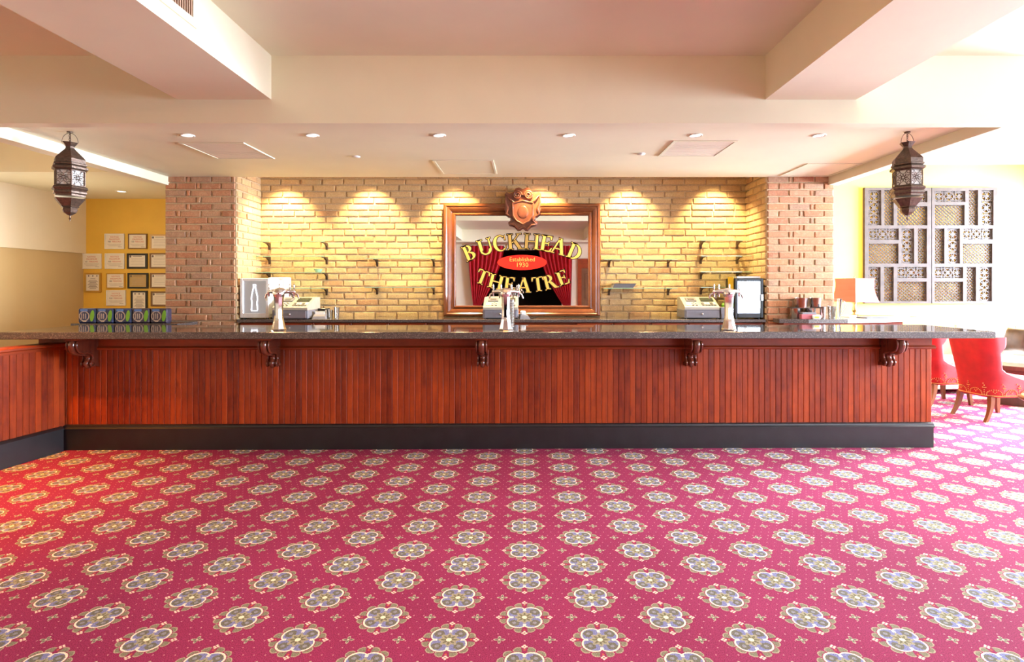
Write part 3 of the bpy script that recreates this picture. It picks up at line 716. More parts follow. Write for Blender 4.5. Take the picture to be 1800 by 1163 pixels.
# ------------------------------------------------------------------ things on the back bar
def register(x, y, rz, label):
    o = thing('cash_register', label, 'cash register', (x, y, BBZ), rz, 'cash registers on the back bar')
    MB().cbox(-.205, .205, -.20, .20, .008, .108, .006).build('drawer_case', 'grey_plastic', o)
    d = MB().cbox(-.185, .185, -.206, -.196, .018, .098, .003).build('drawer', 'grey_plastic', o)
    MB().ball((0, -.21, .058), .014, 10, 6).build('lock', 'chrome', d, smooth=60)
    MB().prism([(-.205, .108), (-.205, .135), (-.19, .145), (.06, .245), (.19, .25), (.20, .24), (.20, .108)], 'x', -.20, .20).build('body', 'beige_plastic', o)
    sl_ = Matrix.Translation((0, -.19, .146)) @ Matrix.Rotation(math.atan2(.10, .25), 4, 'X')
    k = MB()
    for i in range(6):
        for j in range(4): k.box(-.17+i*.022, -.153+i*.022, .02+j*.022, .037+j*.022, 0, .007, (i+j) % 2 if i > 2 else 0, sl_)
    for i in range(5):
        for j in range(3): k.box(.01+i*.034, .037+i*.034, .02+j*.03, .043+j*.03, 0, .006, 0 if (i*j) % 3 else 1, sl_)
    k.build('keypad', ['key_white', 'key_dark'], o)
    MB().box(-.15, -.03, .14, .235, 0, .012, 0, sl_).build('printer_cover', 'grey_plastic', o)
    MB().box(-.125, -.055, .16, .21, .012, .016, 0, sl_).build('paper_slot', 'key_dark', o)
    MB().box(.02, .17, .14, .235, 0, .010, 0, sl_).build('display', 'lcd', o)
    for sx in (-1, 1): MB().lathe([(.012, 0), (.012, .008)], 8, (sx*.18, -.17, 0)).build('foot', 'black', o)
    return o
register(-2.69, 6.66, 0, 'grey cash register behind the left beer tower')
register(X_(881, 6.75), 6.72, 0, 'grey cash register in front of the mirror')
register(X_(1227, 6.75), 6.76, -.05, 'grey cash register left of the black cooler')
def cooler(x, y, rz, wd, dp, ht, case, frame, inside, label, bottle=True):
    o = thing('countertop_cooler', label, 'cooler', (x, y, BBZ), rz)
    MB().cbox(-wd/2, wd/2, -dp/2+.03, dp/2, .012, ht, .008).build('case', case, o)
    d = MB()
    t = .032; zl, zh = .014, ht-.004
    for a in ((-wd/2, -wd/2+t, zl, zh), (wd/2-t, wd/2, zl, zh), (-wd/2+t, wd/2-t, zl, zl+t+.02), (-wd/2+t, wd/2-t, zh-t, zh)):
        d.cbox(a[0], a[1], -dp/2, -dp/2+.028, a[2], a[3], .004)
    d = d.build('door', frame, o)
    MB().box(-wd/2+t, wd/2-t, -dp/2+.018, -dp/2+.026, zl+t+.02, zh-t).build('lit_interior', inside, d)
    MB().box(-wd/2+t, -wd/2+t+.006, -dp/2+.012, -dp/2+.018, zl+t+.02, zh-t).build('light_strip', 'neon_edge', d)
    MB().box(-wd/2+t+.006, wd/2-t, -dp/2+.008, -dp/2+.011, zl+t+.02, zh-t).build('glass', 'tumbler', d)
    MB().box(wd/2-.03, wd/2-.006, -dp/2-.012, -dp/2, ht*.45, ht*.6).build('handle', 'steel', d)
    if bottle:
        zc0, k = zl+t+.05, (zh-zl-t*2-.09)
        hp = [(.0, 0), (.07, 0), (.078, .03), (.072, .18), (.066, .3), (.078, .44), (.074, .56), (.05, .72), (.028, .86), (.026, .95), (.030, .97), (.028, 1.0), (0, 1.0)]
        pts = [(a*k*1.45, -dp/2+.004, zc0+b*k) for a, b in hp]+[(-a*k*1.45, -dp/2+.004, zc0+b*k) for a, b in hp[-2:0:-1]]
        MB().tube(pts, .0042, 6, closed=True).build('neon_bottle', 'neon', o)
    for sx in (-1, 1): MB().lathe([(.015, 0), (.015, .012)], 10, (sx*wd*.4, -dp/2+.06, 0)).build('foot', 'black', o)
    return o
cooler(-3.135, 6.675, .03, .325, .31, .475, 'white_plastic', 'white_plastic', 'cooler_in', 'pale-framed glass-door cooler with a lit bottle outline')
cooler(-3.02, 6.955, 0, .20, .20, .49, 'white_plastic', 'white_plastic', 'cooler_bright', 'narrow white lit cooler behind the left beer tower', False)
bk = cooler(2.605, 6.68, -.03, .325, .33, .475, 'black', 'black', 'cooler_bright', 'black-framed glass-door cooler at the right end of the back bar')
cols = ['orange', 'rose', 'green', 'teal', 'rose', 'blue_print', 'orange', 'rose']
for k, cn in enumerate(cols):
    MB().box(-.1655, -.162, -.12, -.06+.02*(k % 2), .03+k*.053, .03+k*.053+.046).build('sticker', cn, bk)
MB().box(-.13, .14, -.13, .14, .4752, .495).build('top_carton', 'white_plastic', bk)
MB().box(-.175, -.166, -.13, .05, .33, .49).build('yellow_card', 'yellow_print', bk)
# small things on the back bar
o = thing('card_terminal', 'small card machine with a paper roll, right of the left till', 'card machine', (-2.395, 6.58, BBZ), .2)
MB().hull([(-.075, -.06, 0), (.075, -.06, 0), (.075, .07, 0), (-.075, .07, 0), (-.065, -.05, .03), (.065, -.05, .03), (.065, .06, .062), (-.065, .06, .062)]).build('body', 'grey_plastic', o)
MB().box(-.05, .05, .01, .05, .045, .085).build('paper_roll', 'paper', o)
o = thing('dark_box', 'small black box between card machine and tumblers', 'box', (X_(567, 6.75), 6.80, BBZ))
MB().cbox(-.055, .055, -.05, .05, 0, .115, .004).build('box_body', 'black', o); MB().box(.03, .05, -.0515, -.05, .02, .10).build('label_strip', 'white_plastic', o)
def glass_cup(x, y, z, r, h, label, mat='tumbler', name='drinking_glass', group=None, cat='glass'):
    o = MB().lathe([(r*.75, 0), (r, h), (r-.004, h), (r*.72, .008)], 16, (0, 0, 0)).build(name, mat, None, (x, y, z), smooth=50)
    return tag(o, label, cat, group)
glass_cup(X_(580, 6.7), 6.70, BBZ, .034, .10, 'left one of two clear tumblers on the back bar')
glass_cup(X_(592, 6.7), 6.70, BBZ, .032, .13, 'right, taller one of two clear tumblers on the back bar')
o = thing('label_printer', 'small white and grey tape dispenser right of the central beer tower', 'dispenser', (X_(920, 6.6), 6.57, BBZ), .15)
MB().hull([(-.05, -.06, 0), (.075, -.06, 0), (.075, .06, 0), (-.05, .06, 0), (-.04, -.05, .04), (.05, -.05, .035), (.05, .05, .05), (-.04, .05, .06)]).build('body', 'grey_plastic', o)
MB().cbox(-.035, .025, -.03, .03, .045, .095, .01).build('white_roll', 'white_plastic', o)
MB().tube([(.075, 0, .01), (.10, -.01, .028), (.13, .0, .02), (.15, .02, .006), (.12, .03, .006), (.08, .03, .006)], .004, 6).build('cord', 'black', o)
o = thing('receipt_printer', 'grey receipt printer between till and black cooler', 'printer', (2.358, 6.62, BBZ))
MB().cbox(-.075, .075, -.08, .09, 0, .135, .008).build('body', 'grey_plastic', o)
MB().prism([(-.0755, .06), (.0, .045), (.0755, .08), (.0755, .132), (-.0755, .132)], 'y', -.086, -.08).build('cover', 'grey_plastic', o)
o = tag(MB().lathe([(.02, 0), (.022, .03), (.008, .045), (.008, .055)], 12).build('small_bottle', 'green', None, (2.345, 6.64, BBZ+.135)), 'tiny green bottle standing on the receipt printer', 'bottle')

# ------------------------------------------------------------------ beer towers
def tower(x, label):
    o = thing('beer_tower', label, 'beer tap', (x, 5.13, BH), 0, 'beer towers on the bar')
    MB().lathe([(.064, 0), (.066, .006), (.060, .012), (.056, .03), (.045, .075), (.036, .13), (.036, .20), (.041, .28), (.047, .32), (.050, .345), (.044, .365), (.02, .378)], 8, ph=PI/8).build('column', 'chrome', o, smooth=20)
    MB().lathe([(.045, .30), (.049, .315), (.052, .33), (.049, .345)], 16).build('collar', 'chrome', o, smooth=50)
    hd = MB()
    for a in (-68, -23, 23, 68):
        r_ = math.radians(a); hd.tube([(0, .01, .345), (.06*math.sin(r_), .06*math.cos(r_), .350), (.115*math.sin(r_), .115*math.cos(r_)+.01, .345)], [.028, .022, .014], 10)
    hd.ball((0, .02, .348), .05, 14, 8, sq=(1.25, 1, .7))
    hd.build('manifold', 'chrome', o, smooth=60)
    for a in (-68, -23, 23, 68):
        r_ = math.radians(a); bx, by = .125*math.sin(r_), .125*math.cos(r_)+.01; dx, dy = math.sin(r_), math.cos(r_)
        f = MB().lathe([(.008, .30), (.009, .33), (.014, .338), (.014, .355), (.009, .362)], 8, (bx, by, 0))
        f.tube([(bx, by, .335), (bx+dx*.03, by+dy*.03, .322), (bx+dx*.042, by+dy*.042, .285)], [.010, .010, .008], 8)
        f = f.build('faucet', 'chrome', o, smooth=50)
        MB().lathe([(.005, .36), (.008, .372), (.006, .39), (.009, .405), (.004, .418)], 8, (bx, by, 0)).build('tap_handle', 'chrome', f, smooth=50)
tower(X_(490, 5.13), 'chrome beer tower in front of the left cash register')
tower(X_(889, 5.13), 'chrome beer tower in front of the mirror')
tower(X_(1281, 5.13), 'chrome beer tower in front of the black cooler')
o = thing('cup_stack', 'tall stack of clear plastic cups beside the central beer tower', 'cups', (X_(897, 5.3), 5.3, BH))
m_ = MB()
for k in range(18): m_.lathe([(.036, .012+.0145*k), (.041, .012+.0145*k+.006), (.041, .012+.0145*k+.009), (.036, .012+.0145*k+.010)], 14)
m_.build('cup_rims', 'steel', o, smooth=40); MB().lathe([(.030, 0), (.035, .27)], 14).build('cup_bodies', 'cup', o, smooth=50)

# ------------------------------------------------------------------ Moroccan lanterns
def lantern(x, rot, label):
    Y = 4.6; u = Y/F; top = ZS
    o = thing('moroccan_lantern', label, 'lantern', (x, Y, top), rot, 'pierced tin lanterns under the soffit')
    def zz(py): return -(py-232)*u
    prof = [(12.5, 251), (7, 258), (7, 261), (9, 264), (22, 278), (24, 281), (24, 288)]
    MB().lathe([(r*u, zz(py)) for r, py in prof], 6).build('cap', 'tin', o)
    MB().lathe([(r*u, zz(py)) for r, py in ((23, 288), (26, 289), (26, 291.5), (24, 293), (28, 295), (28, 298.5), (23, 301))], 6).build('upper_flange', 'tin', o)
    MB().lathe([(r*u, zz(py)) for r, py in ((23, 328), (27, 330), (28, 333), (25, 336), (26, 338), (26, 341), (24, 343), (24, 346))], 6).build('lower_flange', 'tin', o)
    MB().lathe([(r*u, zz(py)) for r, py in ((24, 350), (13.5, 363), (14.5, 364.5), (11, 365.5), (12, 369), (10, 374), (4, 378), (1, 379), (1, 383), (2, 384), (.8, 386), (.4, 389))], 6).build('bowl', 'tin', o)
    MB().lathe([(21*u, zz(328)), (21*u, zz(301))], 6).build('glass', 'frost', o)
    s_ = 23.2*u; ap = s_*math.cos(PI/6)
    for k in range(6):
        X = RZ(k*PI/3+PI/6) @ TR(ap, 0, 0)
        g = MB(); z0, z1 = zz(328), zz(301); hw = s_/2
        for yy in (-hw+.002, hw-.002): g.box(-.003, .003, yy-.003, yy+.003, z0, z1, 0, X)
        g.box(-.003, .003, -hw, hw, z0, z0+.004, 0, X); g.box(-.003, .003, -hw, hw, z1-.004, z1, 0, X)
        zc = (z0+z1)/2
        def ring(cy, cz_, ry, rz, n=10):
            g.tube([(0, cy+ry*math.cos(2*PI*i/n), cz_+rz*math.sin(2*PI*i/n)) for i in range(n)], .0024, 4, 0, X, closed=True)
        ring(0, zc, .011, .011)
        for i in range(8):
            a = i*PI/4+PI/8; g_ = .026
            dy, dz = math.cos(a), math.sin(a); cy, cz_ = g_*dy, zc+g_*dz
            pts = [(0, cy+.014*math.cos(t)*dy-.008*math.sin(t)*dz, cz_+.014*math.cos(t)*dz+.008*math.sin(t)*dy) for t in [2*PI*j/8 for j in range(8)]]
            g.tube(pts, .0022, 4, 0, X, closed=True)
            g.tube([(0, .040*dy, zc+.040*dz), (0, max(-hw, min(hw, .075*dy)), max(z0, min(z1, zc+.075*dz)))], .0022, 4, 0, X)
        for cz_ in (z0+.018, z1-.018):
            for cy in (-hw+.016, hw-.016): ring(cy, cz_, .012, .013, 8)
        g.build('pierced_panel', 'tin', o)
    MB().tube([(12.5*u*math.cos(a), 0, zz(251)+17*u*math.sin(a)) for a in [PI*i/14 for i in range(15)]], .0022, 6).build('bail', 'tin', o)
    MB().lathe([(.022, -.008), (.022, 0)], 12).build('ceiling_hook', 'tin', o)
    for i in range(5):
        z = -.006-i*.0155; a = i % 2
        MB().tube([((.006*math.cos(t) if a else 0), (0 if a else .006*math.cos(t)), z-.011+.011*math.sin(t)) for t in [2*PI*j/10 for j in range(10)]], .0022, 5, closed=True).build('chain_link', 'tin', o)
lantern(X_(123, 4.6), .24, 'dark pierced tin lantern hanging at the left end of the bar')
lantern(X_(1595, 4.6), .14, 'pierced tin lantern hanging in front of the carved wall screen')

# ------------------------------------------------------------------ soffit fittings
DL = ['first', 'second', 'third', 'fourth', 'fifth', 'sixth']
for k, x in enumerate(DOWN):
    o = thing('downlight', '%s lit round downlight from the left in the soffit' % DL[k], 'ceiling light', (x, 4.70, ZS), 0, 'downlights in the soffit')
    MB().lathe([(.036, -.002), (.050, -.007), (.054, -.004), (.054, 0), (.036, 0)], 20, cap=False).build('trim_ring', 'white_plastic', o, smooth=50)
    MB().lathe([(.036, -.003), (.036, 0)], 20).build('lens', 'lamp', o)
o = thing('downlight', 'small lit downlight in the low ceiling over the certificates', 'ceiling light', (X_(209, 7.6), 7.65, 2.79))
MB().lathe([(.05, -.006), (.07, -.004), (.07, 0), (.05, 0)], 20, cap=False).build('trim_ring', 'white_plastic', o); MB().lathe([(.05, -.003), (.05, 0)], 20).build('lens', 'lamp', o)
def panel(name, x0, x1, y0, y1, label, cat, louv):
    o = thing(name, label, cat, ((x0+x1)/2, (y0+y1)/2, ZS)); hx, hy = (x1-x0)/2, (y1-y0)/2; f = MB(); t = .022
    f.box(-hx, hx, -hy, -hy+t, -.008, 0).box(-hx, hx, hy-t, hy, -.008, 0).box(-hx, -hx+t, -hy+t, hy-t, -.008, 0).box(hx-t, hx, -hy+t, hy-t, -.008, 0)
    f.build('frame', 'ceiling', o)
    MB().box(-hx+t+.004, hx-t-.004, -hy+t+.004, hy-t-.004, -.004, -.0005).build('panel', 'cream' if louv else 'ceiling', o)
    if louv:
        for k in range(14):
            y = -hy+t+.02+k*(2*hy-2*t-.04)/13; MB().box(-hx+t+.01, hx-t-.01, y-.004, y+.004, -.0075, -.004).build('slat', 'cream', o)
panel('ceiling_vent', -3.03, -2.46, 4.93, 5.55, 'square return-air grille at the left of the soffit', 'vent', True)
panel('ceiling_vent', 1.288, 1.85, 4.87, 5.45, 'square return-air grille at the right of the soffit', 'vent', True)
panel('access_panel', -.92, -.31, 5.62, 6.3, 'flush access panel in the middle of the soffit', 'hatch', False)
panel('access_panel', 2.90, 3.47, 5.775, 6.42, 'flush access panel at the right end of the soffit', 'hatch', False)
for px, py, lb in ((626, 275, 'left'), (1127, 270, 'right')):
    Y = 1.26*F/(HY-py)
    o = thing('sprinkler', 'small round sprinkler cover, %s one of two in the soffit' % lb, 'sprinkler', (X_(px, Y), Y, ZS))
    MB().lathe([(.036, -.008), (.038, -.006), (.038, 0)], 18).build('cover_plate', 'white_plastic', o, smooth=50)
# air grille on the left beam
bx = X_(477, YS)
o = thing('air_grille', 'white-framed air grille with upright bars on the left beam', 'vent', (bx, 2.62, 2.915))
f = MB(); f.box(0, .012, -.48, .48, 0, .045).box(0, .012, -.48, .48, .175, .21).box(0, .012, -.48, -.44, .045, .175).box(0, .012, .44, .48, .045, .175)
f.build('frame', 'ceiling', o); MB().box(.001, .003, -.44, .44, .045, .175).build('duct', 'dark_gap', o)
bm_ = MB().box(.003, .009, -.004, .004, .045, .175).mesh('bar', 'grille')
for k in range(44): link('bar', bm_, o, (0, -.43+k*.02, 0))

# ------------------------------------------------------------------ certificates
def cert(i, x0, y0, x1, y1, frame, fw, kind, num, label):
    Y = 8.285; a, b = at(120+x0/5.285, 380+y1/5.285, Y), at(120+x1/5.285, 380+y0/5.285, Y)
    wd, ht = b.x-a.x, b.z-a.z
    o = thing('framed_certificate', label, 'certificate', ((a.x+b.x)/2, 8.3, a.z), 0, 'certificates on the ochre wall')
    f = MB(); t = fw
    for q in ((-wd/2, wd/2, 0, t), (-wd/2, wd/2, ht-t, ht), (-wd/2, -wd/2+t, t, ht-t), (wd/2-t, wd/2, t, ht-t)): f.box(q[0], q[1], -.024, -.002, q[2], q[3])
    f.build('frame', frame, o)
    MB().box(-wd/2+t, wd/2-t, -.016, -.003, t, ht-t).build('sheet', 'tan_paper' if kind == 'tan' else 'paper', o)
    Ld = -.0166; rt = (PI/2, 0, 0)
    lines = MB()
    def ln(c, z, l, m=2, h=.004): lines.box(c-l/2, c+l/2, -.0166, -.016, z, z+h, m)
    if kind == 'notice':
        text('NOTICE', ht*.15, 'red_ink', (0, Ld, ht*.78), rt, o); text('MAXIMUM', ht*.15, 'red_ink', (0, Ld, ht*.63), rt, o)
        text(num, ht*.14, 'dark_ink', (-wd*.27, Ld, ht*.47), rt, o); text('PERSONS', ht*.14, 'red_ink', (wd*.10, Ld, ht*.47), rt, o)
        for k in range(3): ln(0, ht*(.31-.06*k), wd*(.78-.1*k))
        ln(wd*.28, ht*.12, wd*.2, 1)
    elif kind == 'letter':
        for px in (-.25, 0, .25): lines.prism([(px*wd+a_, ht*.84+b_) for a_, b_ in ell(.010, .012, 10)], 'y', -.0166, -.016, 1)
        ln(0, ht*.68, wd*.3, 1, .007)
        for k in range(9): ln(0, ht*(.58-.05*k), wd*(.5+.12*math.sin(k*2.1)), 1, .006)
    else:
        ln(0, ht*.80, wd*.45, 1, .006); lines.prism([(-wd*.34+a_, ht*.80+b_) for a_, b_ in ell(.014, .017, 10)], 'y', -.0166, -.016, 1)
        for k in range(5): ln(0, ht*(.66-.1*k), wd*(.62-.05*(k % 2)), 2)
    lines.build('printed_lines', ['red_ink', 'dark_ink', 'grey_ink'], o)
CE = [(340, 162, 520, 303, 'white_plastic', .010, 'notice', '780', 'white occupancy notice, first of the top row'),
 (557, 162, 732, 303, 'brown_frame', .014, 'notice', '150', 'brown-framed occupancy notice, middle of the top row'),
 (760, 168, 935, 312, 'light_frame', .022, 'plain', '', 'certificate in light wood frame, last of the top row by the pier'),
 (127, 347, 307, 487, 'white_plastic', .010, 'notice', '67', 'white occupancy notice for 67 persons, first of the second row'),
 (342, 345, 522, 487, 'white_plastic', .010, 'notice', '300', 'white occupancy notice, second of the second row'),
 (547, 345, 735, 487, 'black', .028, 'plain', '', 'black-framed licence, third of the second row'),
 (757, 342, 935, 485, 'brown_frame', .022, 'plain', '', 'dark-framed licence, last of the second row by the pier'),
 (152, 525, 305, 705, 'gold_frame', .024, 'letter', '', 'upright letter in gilt frame at the left of the third row'),
 (353, 528, 527, 670, 'gold_frame', .014, 'notice', '180', 'occupancy notice in gilt frame, second of the third row'),
 (553, 527, 742, 670, 'black', .024, 'tan', '', 'black-framed tan certificate, third of the third row'),
 (762, 527, 935, 668, 'brown_frame', .022, 'plain', '', 'dark-framed certificate, last of the third row by the pier'),
 (355, 687, 533, 828, 'white_plastic', .010, 'notice', '520', 'white occupancy notice, first of the bottom row'),
 (583, 690, 735, 880, 'black', .026, 'letter', '', 'upright black-framed letter in the bottom row'),
 (768, 697, 935, 835, 'brown_frame', .024, 'plain', '', 'dark-framed tilted certificate, last of the bottom row by the pier')]
for i, c in enumerate(CE): cert(i, *c)

# ------------------------------------------------------------------ can cartons
for k in range(5):
    px0 = 136.5+k*31.6; Y = 6.16; wd = 30.6*Y/F; ht = 26*Y/F
    o = thing('can_carton', '%s navy can carton from the left on the granite ledge' % DL[k], 'carton', (X_(px0+15.8, Y), Y, LZ), R.uniform(-.04, .04), 'can cartons on the granite ledge')
    MB().cbox(-wd/2, wd/2, 0, .085, 0, ht, .012).build('box_body', 'navy' if k < 3 else 'mauve', o)
    MB().box(-wd*.36, wd*.05, -.0012, 0, ht*.80, ht*.94).build('blue_flash', 'blue_print', o)
    c_ = MB()
    c_.lathe([(wd*.30, -.0012), (wd*.30, 0.0), (wd*.24, 0.0), (wd*.24, -.0012)], 20, cap=False, X=TR(-wd*.14, -.001, ht*.48) @ Matrix.Rotation(PI/2, 4, 'X'))
    for a in range(3): c_.box(-wd*.30+a*wd*.11, -wd*.25+a*wd*.11, -.002, 0, ht*.30, ht*.66)
    c_.box(-wd*.22, -wd*.02, -.002, 0, ht*.08, ht*.2)
    c_.build('round_emblem', 'silver_print', o)
    MB().prism([(wd*.31+a_+(b_*.12), ht*.5+b_) for a_, b_ in ell(wd*.115, ht*.38, 18)], 'y', -.0015, 0).build('green_swoosh', 'green', o)

# ------------------------------------------------------------------ right-hand ledge and what stands on it
RLZ = Z_(560, 6.35)
o = thing('curved_ledge', 'curved granite ledge right of the back bar carrying shakers', 'counter', (0, 0, 0))
pl = [(X_(1370, 6.30), 6.30), (3.15, 6.24), (3.6, 6.27), (4.1, 6.42), (4.6, 6.62), (4.75, 6.8), (4.6, 7.1), (3.60, 7.2), (3.60, 6.46), (X_(1370, 6.30), 6.46)]
MB().prism(pl, 'z', RLZ-.045, RLZ).build('slab', 'granite', o)
MB().box(3.62, 4.5, 6.7, 7.1, 0, RLZ-.045).build('cabinet', 'wood_trim', o); MB().box(2.9, 3.56, 6.30, 6.45, 0, RLZ-.045).build('cabinet_front', 'wood_trim', o)
def tin_(px, py0, py1, wpx, Y, z0, label, mat='steel', group='metal shakers on the curved ledge', name='cocktail_shaker', cat='shaker'):
    r = wpx/2*Y/F; h = (py1-py0)*Y/F
    return tag(MB().lathe([(r*.82, 0), (r*.84, .004), (r, h-.004), (r*1.03, h), (r*.97, h), (r*.80, .01)], 20).build(name, mat, None, (X_(px, Y), Y, z0), smooth=40), label, cat, group)
Zt = RLZ
h1 = 18*6.42/F
tin_(1398, 539, 557, 19, 6.42, Zt, 'lower left steel shaker of the stacked group on the ledge')
tin_(1424, 539, 557, 19, 6.425, Zt, 'lower right steel shaker under the stack on the ledge')
o = thing('bar_riser', 'thin dark shelf plate resting on two steel shakers', 'tray', (X_(1412, 6.41), 6.41, Zt+h1+.001)); MB().box(-.155, .155, -.06, .06, 0, .006).build('plate', 'wood_dark', o)
tin_(1408, 521.5, 538.5, 22, 6.40, Zt+h1+.0075, 'upper left large steel shaker on the plate')
tin_(1433, 521.5, 538.5, 20, 6.42, Zt+h1+.0075, 'upper right steel shaker on the plate')
tin_(1446, 536.5, 558, 10, 6.34, Zt, 'slim steel shaker in front of the pale box')
o = thing('card_box', 'small grey and red box among the steel shakers', 'box', (X_(1420, 6.31), 6.32, Zt), 0); MB().cbox(-.07, .085, -.03, .025, .052, .075, .003).build('lid', 'grey_plastic', o); MB().cbox(-.08, .08, -.032, .027, .0, .052, .003).build('box_body', 'rose', o)
o = thing('soap_box', 'small cream lumpy box right of the red box', 'box', (X_(1436, 6.27), 6.283, Zt)); MB().cbox(-.055, .045, -.02, .0, 0, .048, .012).build('box_body', 'paper', o); MB().box(-.03, .02, -.0215, -.02, .012, .03).build('label_print', 'yellow_print', o)
glass_cup(X_(1459, 6.42), 6.38, Zt, .045, .14, 'shorter clear pitcher on the curved ledge', 'tumbler', 'glass_pitcher', 'pitchers on the curved ledge', 'pitcher')
o = thing('glass_pitcher', 'tall clear pitcher with red reflections on the curved ledge', 'pitcher', (X_(1476, 6.42), 6.50, Zt), 0, 'pitchers on the curved ledge')
MB().lathe([(.048, 0), (.062, .22), (.066, .225), (.060, .225), (.044, .01)], 20).build('jug', 'tumbler', o, smooth=50)
MB().tube([(.06, 0, .20), (.105, 0, .19), (.11, 0, .12), (.055, 0, .05)], .008, 8).build('handle', 'tumbler', o, smooth=50)
o = thing('napkin_stack', 'low stack of grey napkins beside the tall pitcher', 'napkins', (X_(1494, 6.7), 6.72, Zt), .3)
MB().cbox(-.06, .06, -.06, .06, 0, .022, .003).build('napkins', 'pillow', o)
o = thing('bar_mat', 'flat grey bar mat on the curved ledge', 'mat', (4.1, 6.60, Zt), .22); MB().cbox(-.18, .42, -.08, .08, 0, .012, .004).build('mat', 'grey_plastic', o)
# lamp
LX, LY = X_(1502, 6.95), 6.95
o = thing('table_lamp', 'table lamp with red-orange square shade beside the brick pier', 'lamp', (LX, LY, RLZ), .30)
k = 6.9/F
MB().lathe([(.05, 0), (.055, .012), (.02, .022), (.012, .04), (.026, .06), (.030, .085), (.016, .13), (.024, .165), (.028, .18)], 14).build('base', 'brass', o, smooth=50)
z0, z1 = (560-535)*k, (560-493.5)*k
hb, ht_ = .185, .150
for i in range(4):
    v = []; 
    for q in range(5):
        t = q/4; hw = hb+(ht_-hb)*t-.018*math.sin(PI*t); z = z0+(z1-z0)*t
        v += [(-hw, -hw, z), (hw, -hw, z), (hw-.004, -hw+.004, z), (-hw+.004, -hw+.004, z)]
    f = []
    for q in range(4):
        for a, b in ((0, 1), (1, 2), (2, 3), (3, 0)): f.append((4*q+a, 4*q+b, 4*q+4+b, 4*q+4+a))
    f += [(0, 1, 2, 3), (19, 18, 17, 16)]
    MB().add(v, f, 0, RZ(i*PI/2)).build('shade_panel', 'shade', o)
MB().tube([(0, 0, .17), (0, 0, z1+.015)], .005, 8).build('stem', 'brass', o); MB().ball((0, 0, z1+.02), .010, 8, 6).build('finial', 'brass', o)
MB().box(-ht_, ht_, -.002, .002, z1-.006, z1-.002).build('spider', 'brass', o)

# ------------------------------------------------------------------ carved wall screens
def cut(px): return X_(1440+px/3.878, 8.62)
def cuz(py): return Z_(300+py/3.878, 8.62)
LV, FV = 'lattice', 'floral'
SCR = [(318, 773, [(FV, 345, 130, 430, 370), (LV, 452, 130, 515, 370), (FV, 540, 135, 745, 212), (LV, 540, 240, 745, 370),
                   (FV, 345, 392, 550, 470), (LV, 345, 495, 548, 632), (FV, 570, 392, 655, 632), (LV, 680, 392, 742, 632),
                   (FV, 345, 655, 425, 890), (LV, 450, 655, 515, 890), (FV, 540, 655, 740, 732), (LV, 540, 755, 740, 890)], 'left'),
       (777, 1225, [(FV, 797, 135, 1005, 210), (LV, 797, 232, 1000, 370), (LV, 1030, 130, 1092, 370), (FV, 1115, 130, 1198, 370),
                    (LV, 797, 392, 862, 632), (FV, 885, 392, 968, 632), (FV, 988, 392, 1192, 468), (LV, 988, 495, 1190, 632),
                    (FV, 795, 655, 990, 732), (LV, 795, 755, 990, 890), (LV, 1015, 655, 1078, 890), (FV, 1100, 655, 1187, 890)], 'right')]
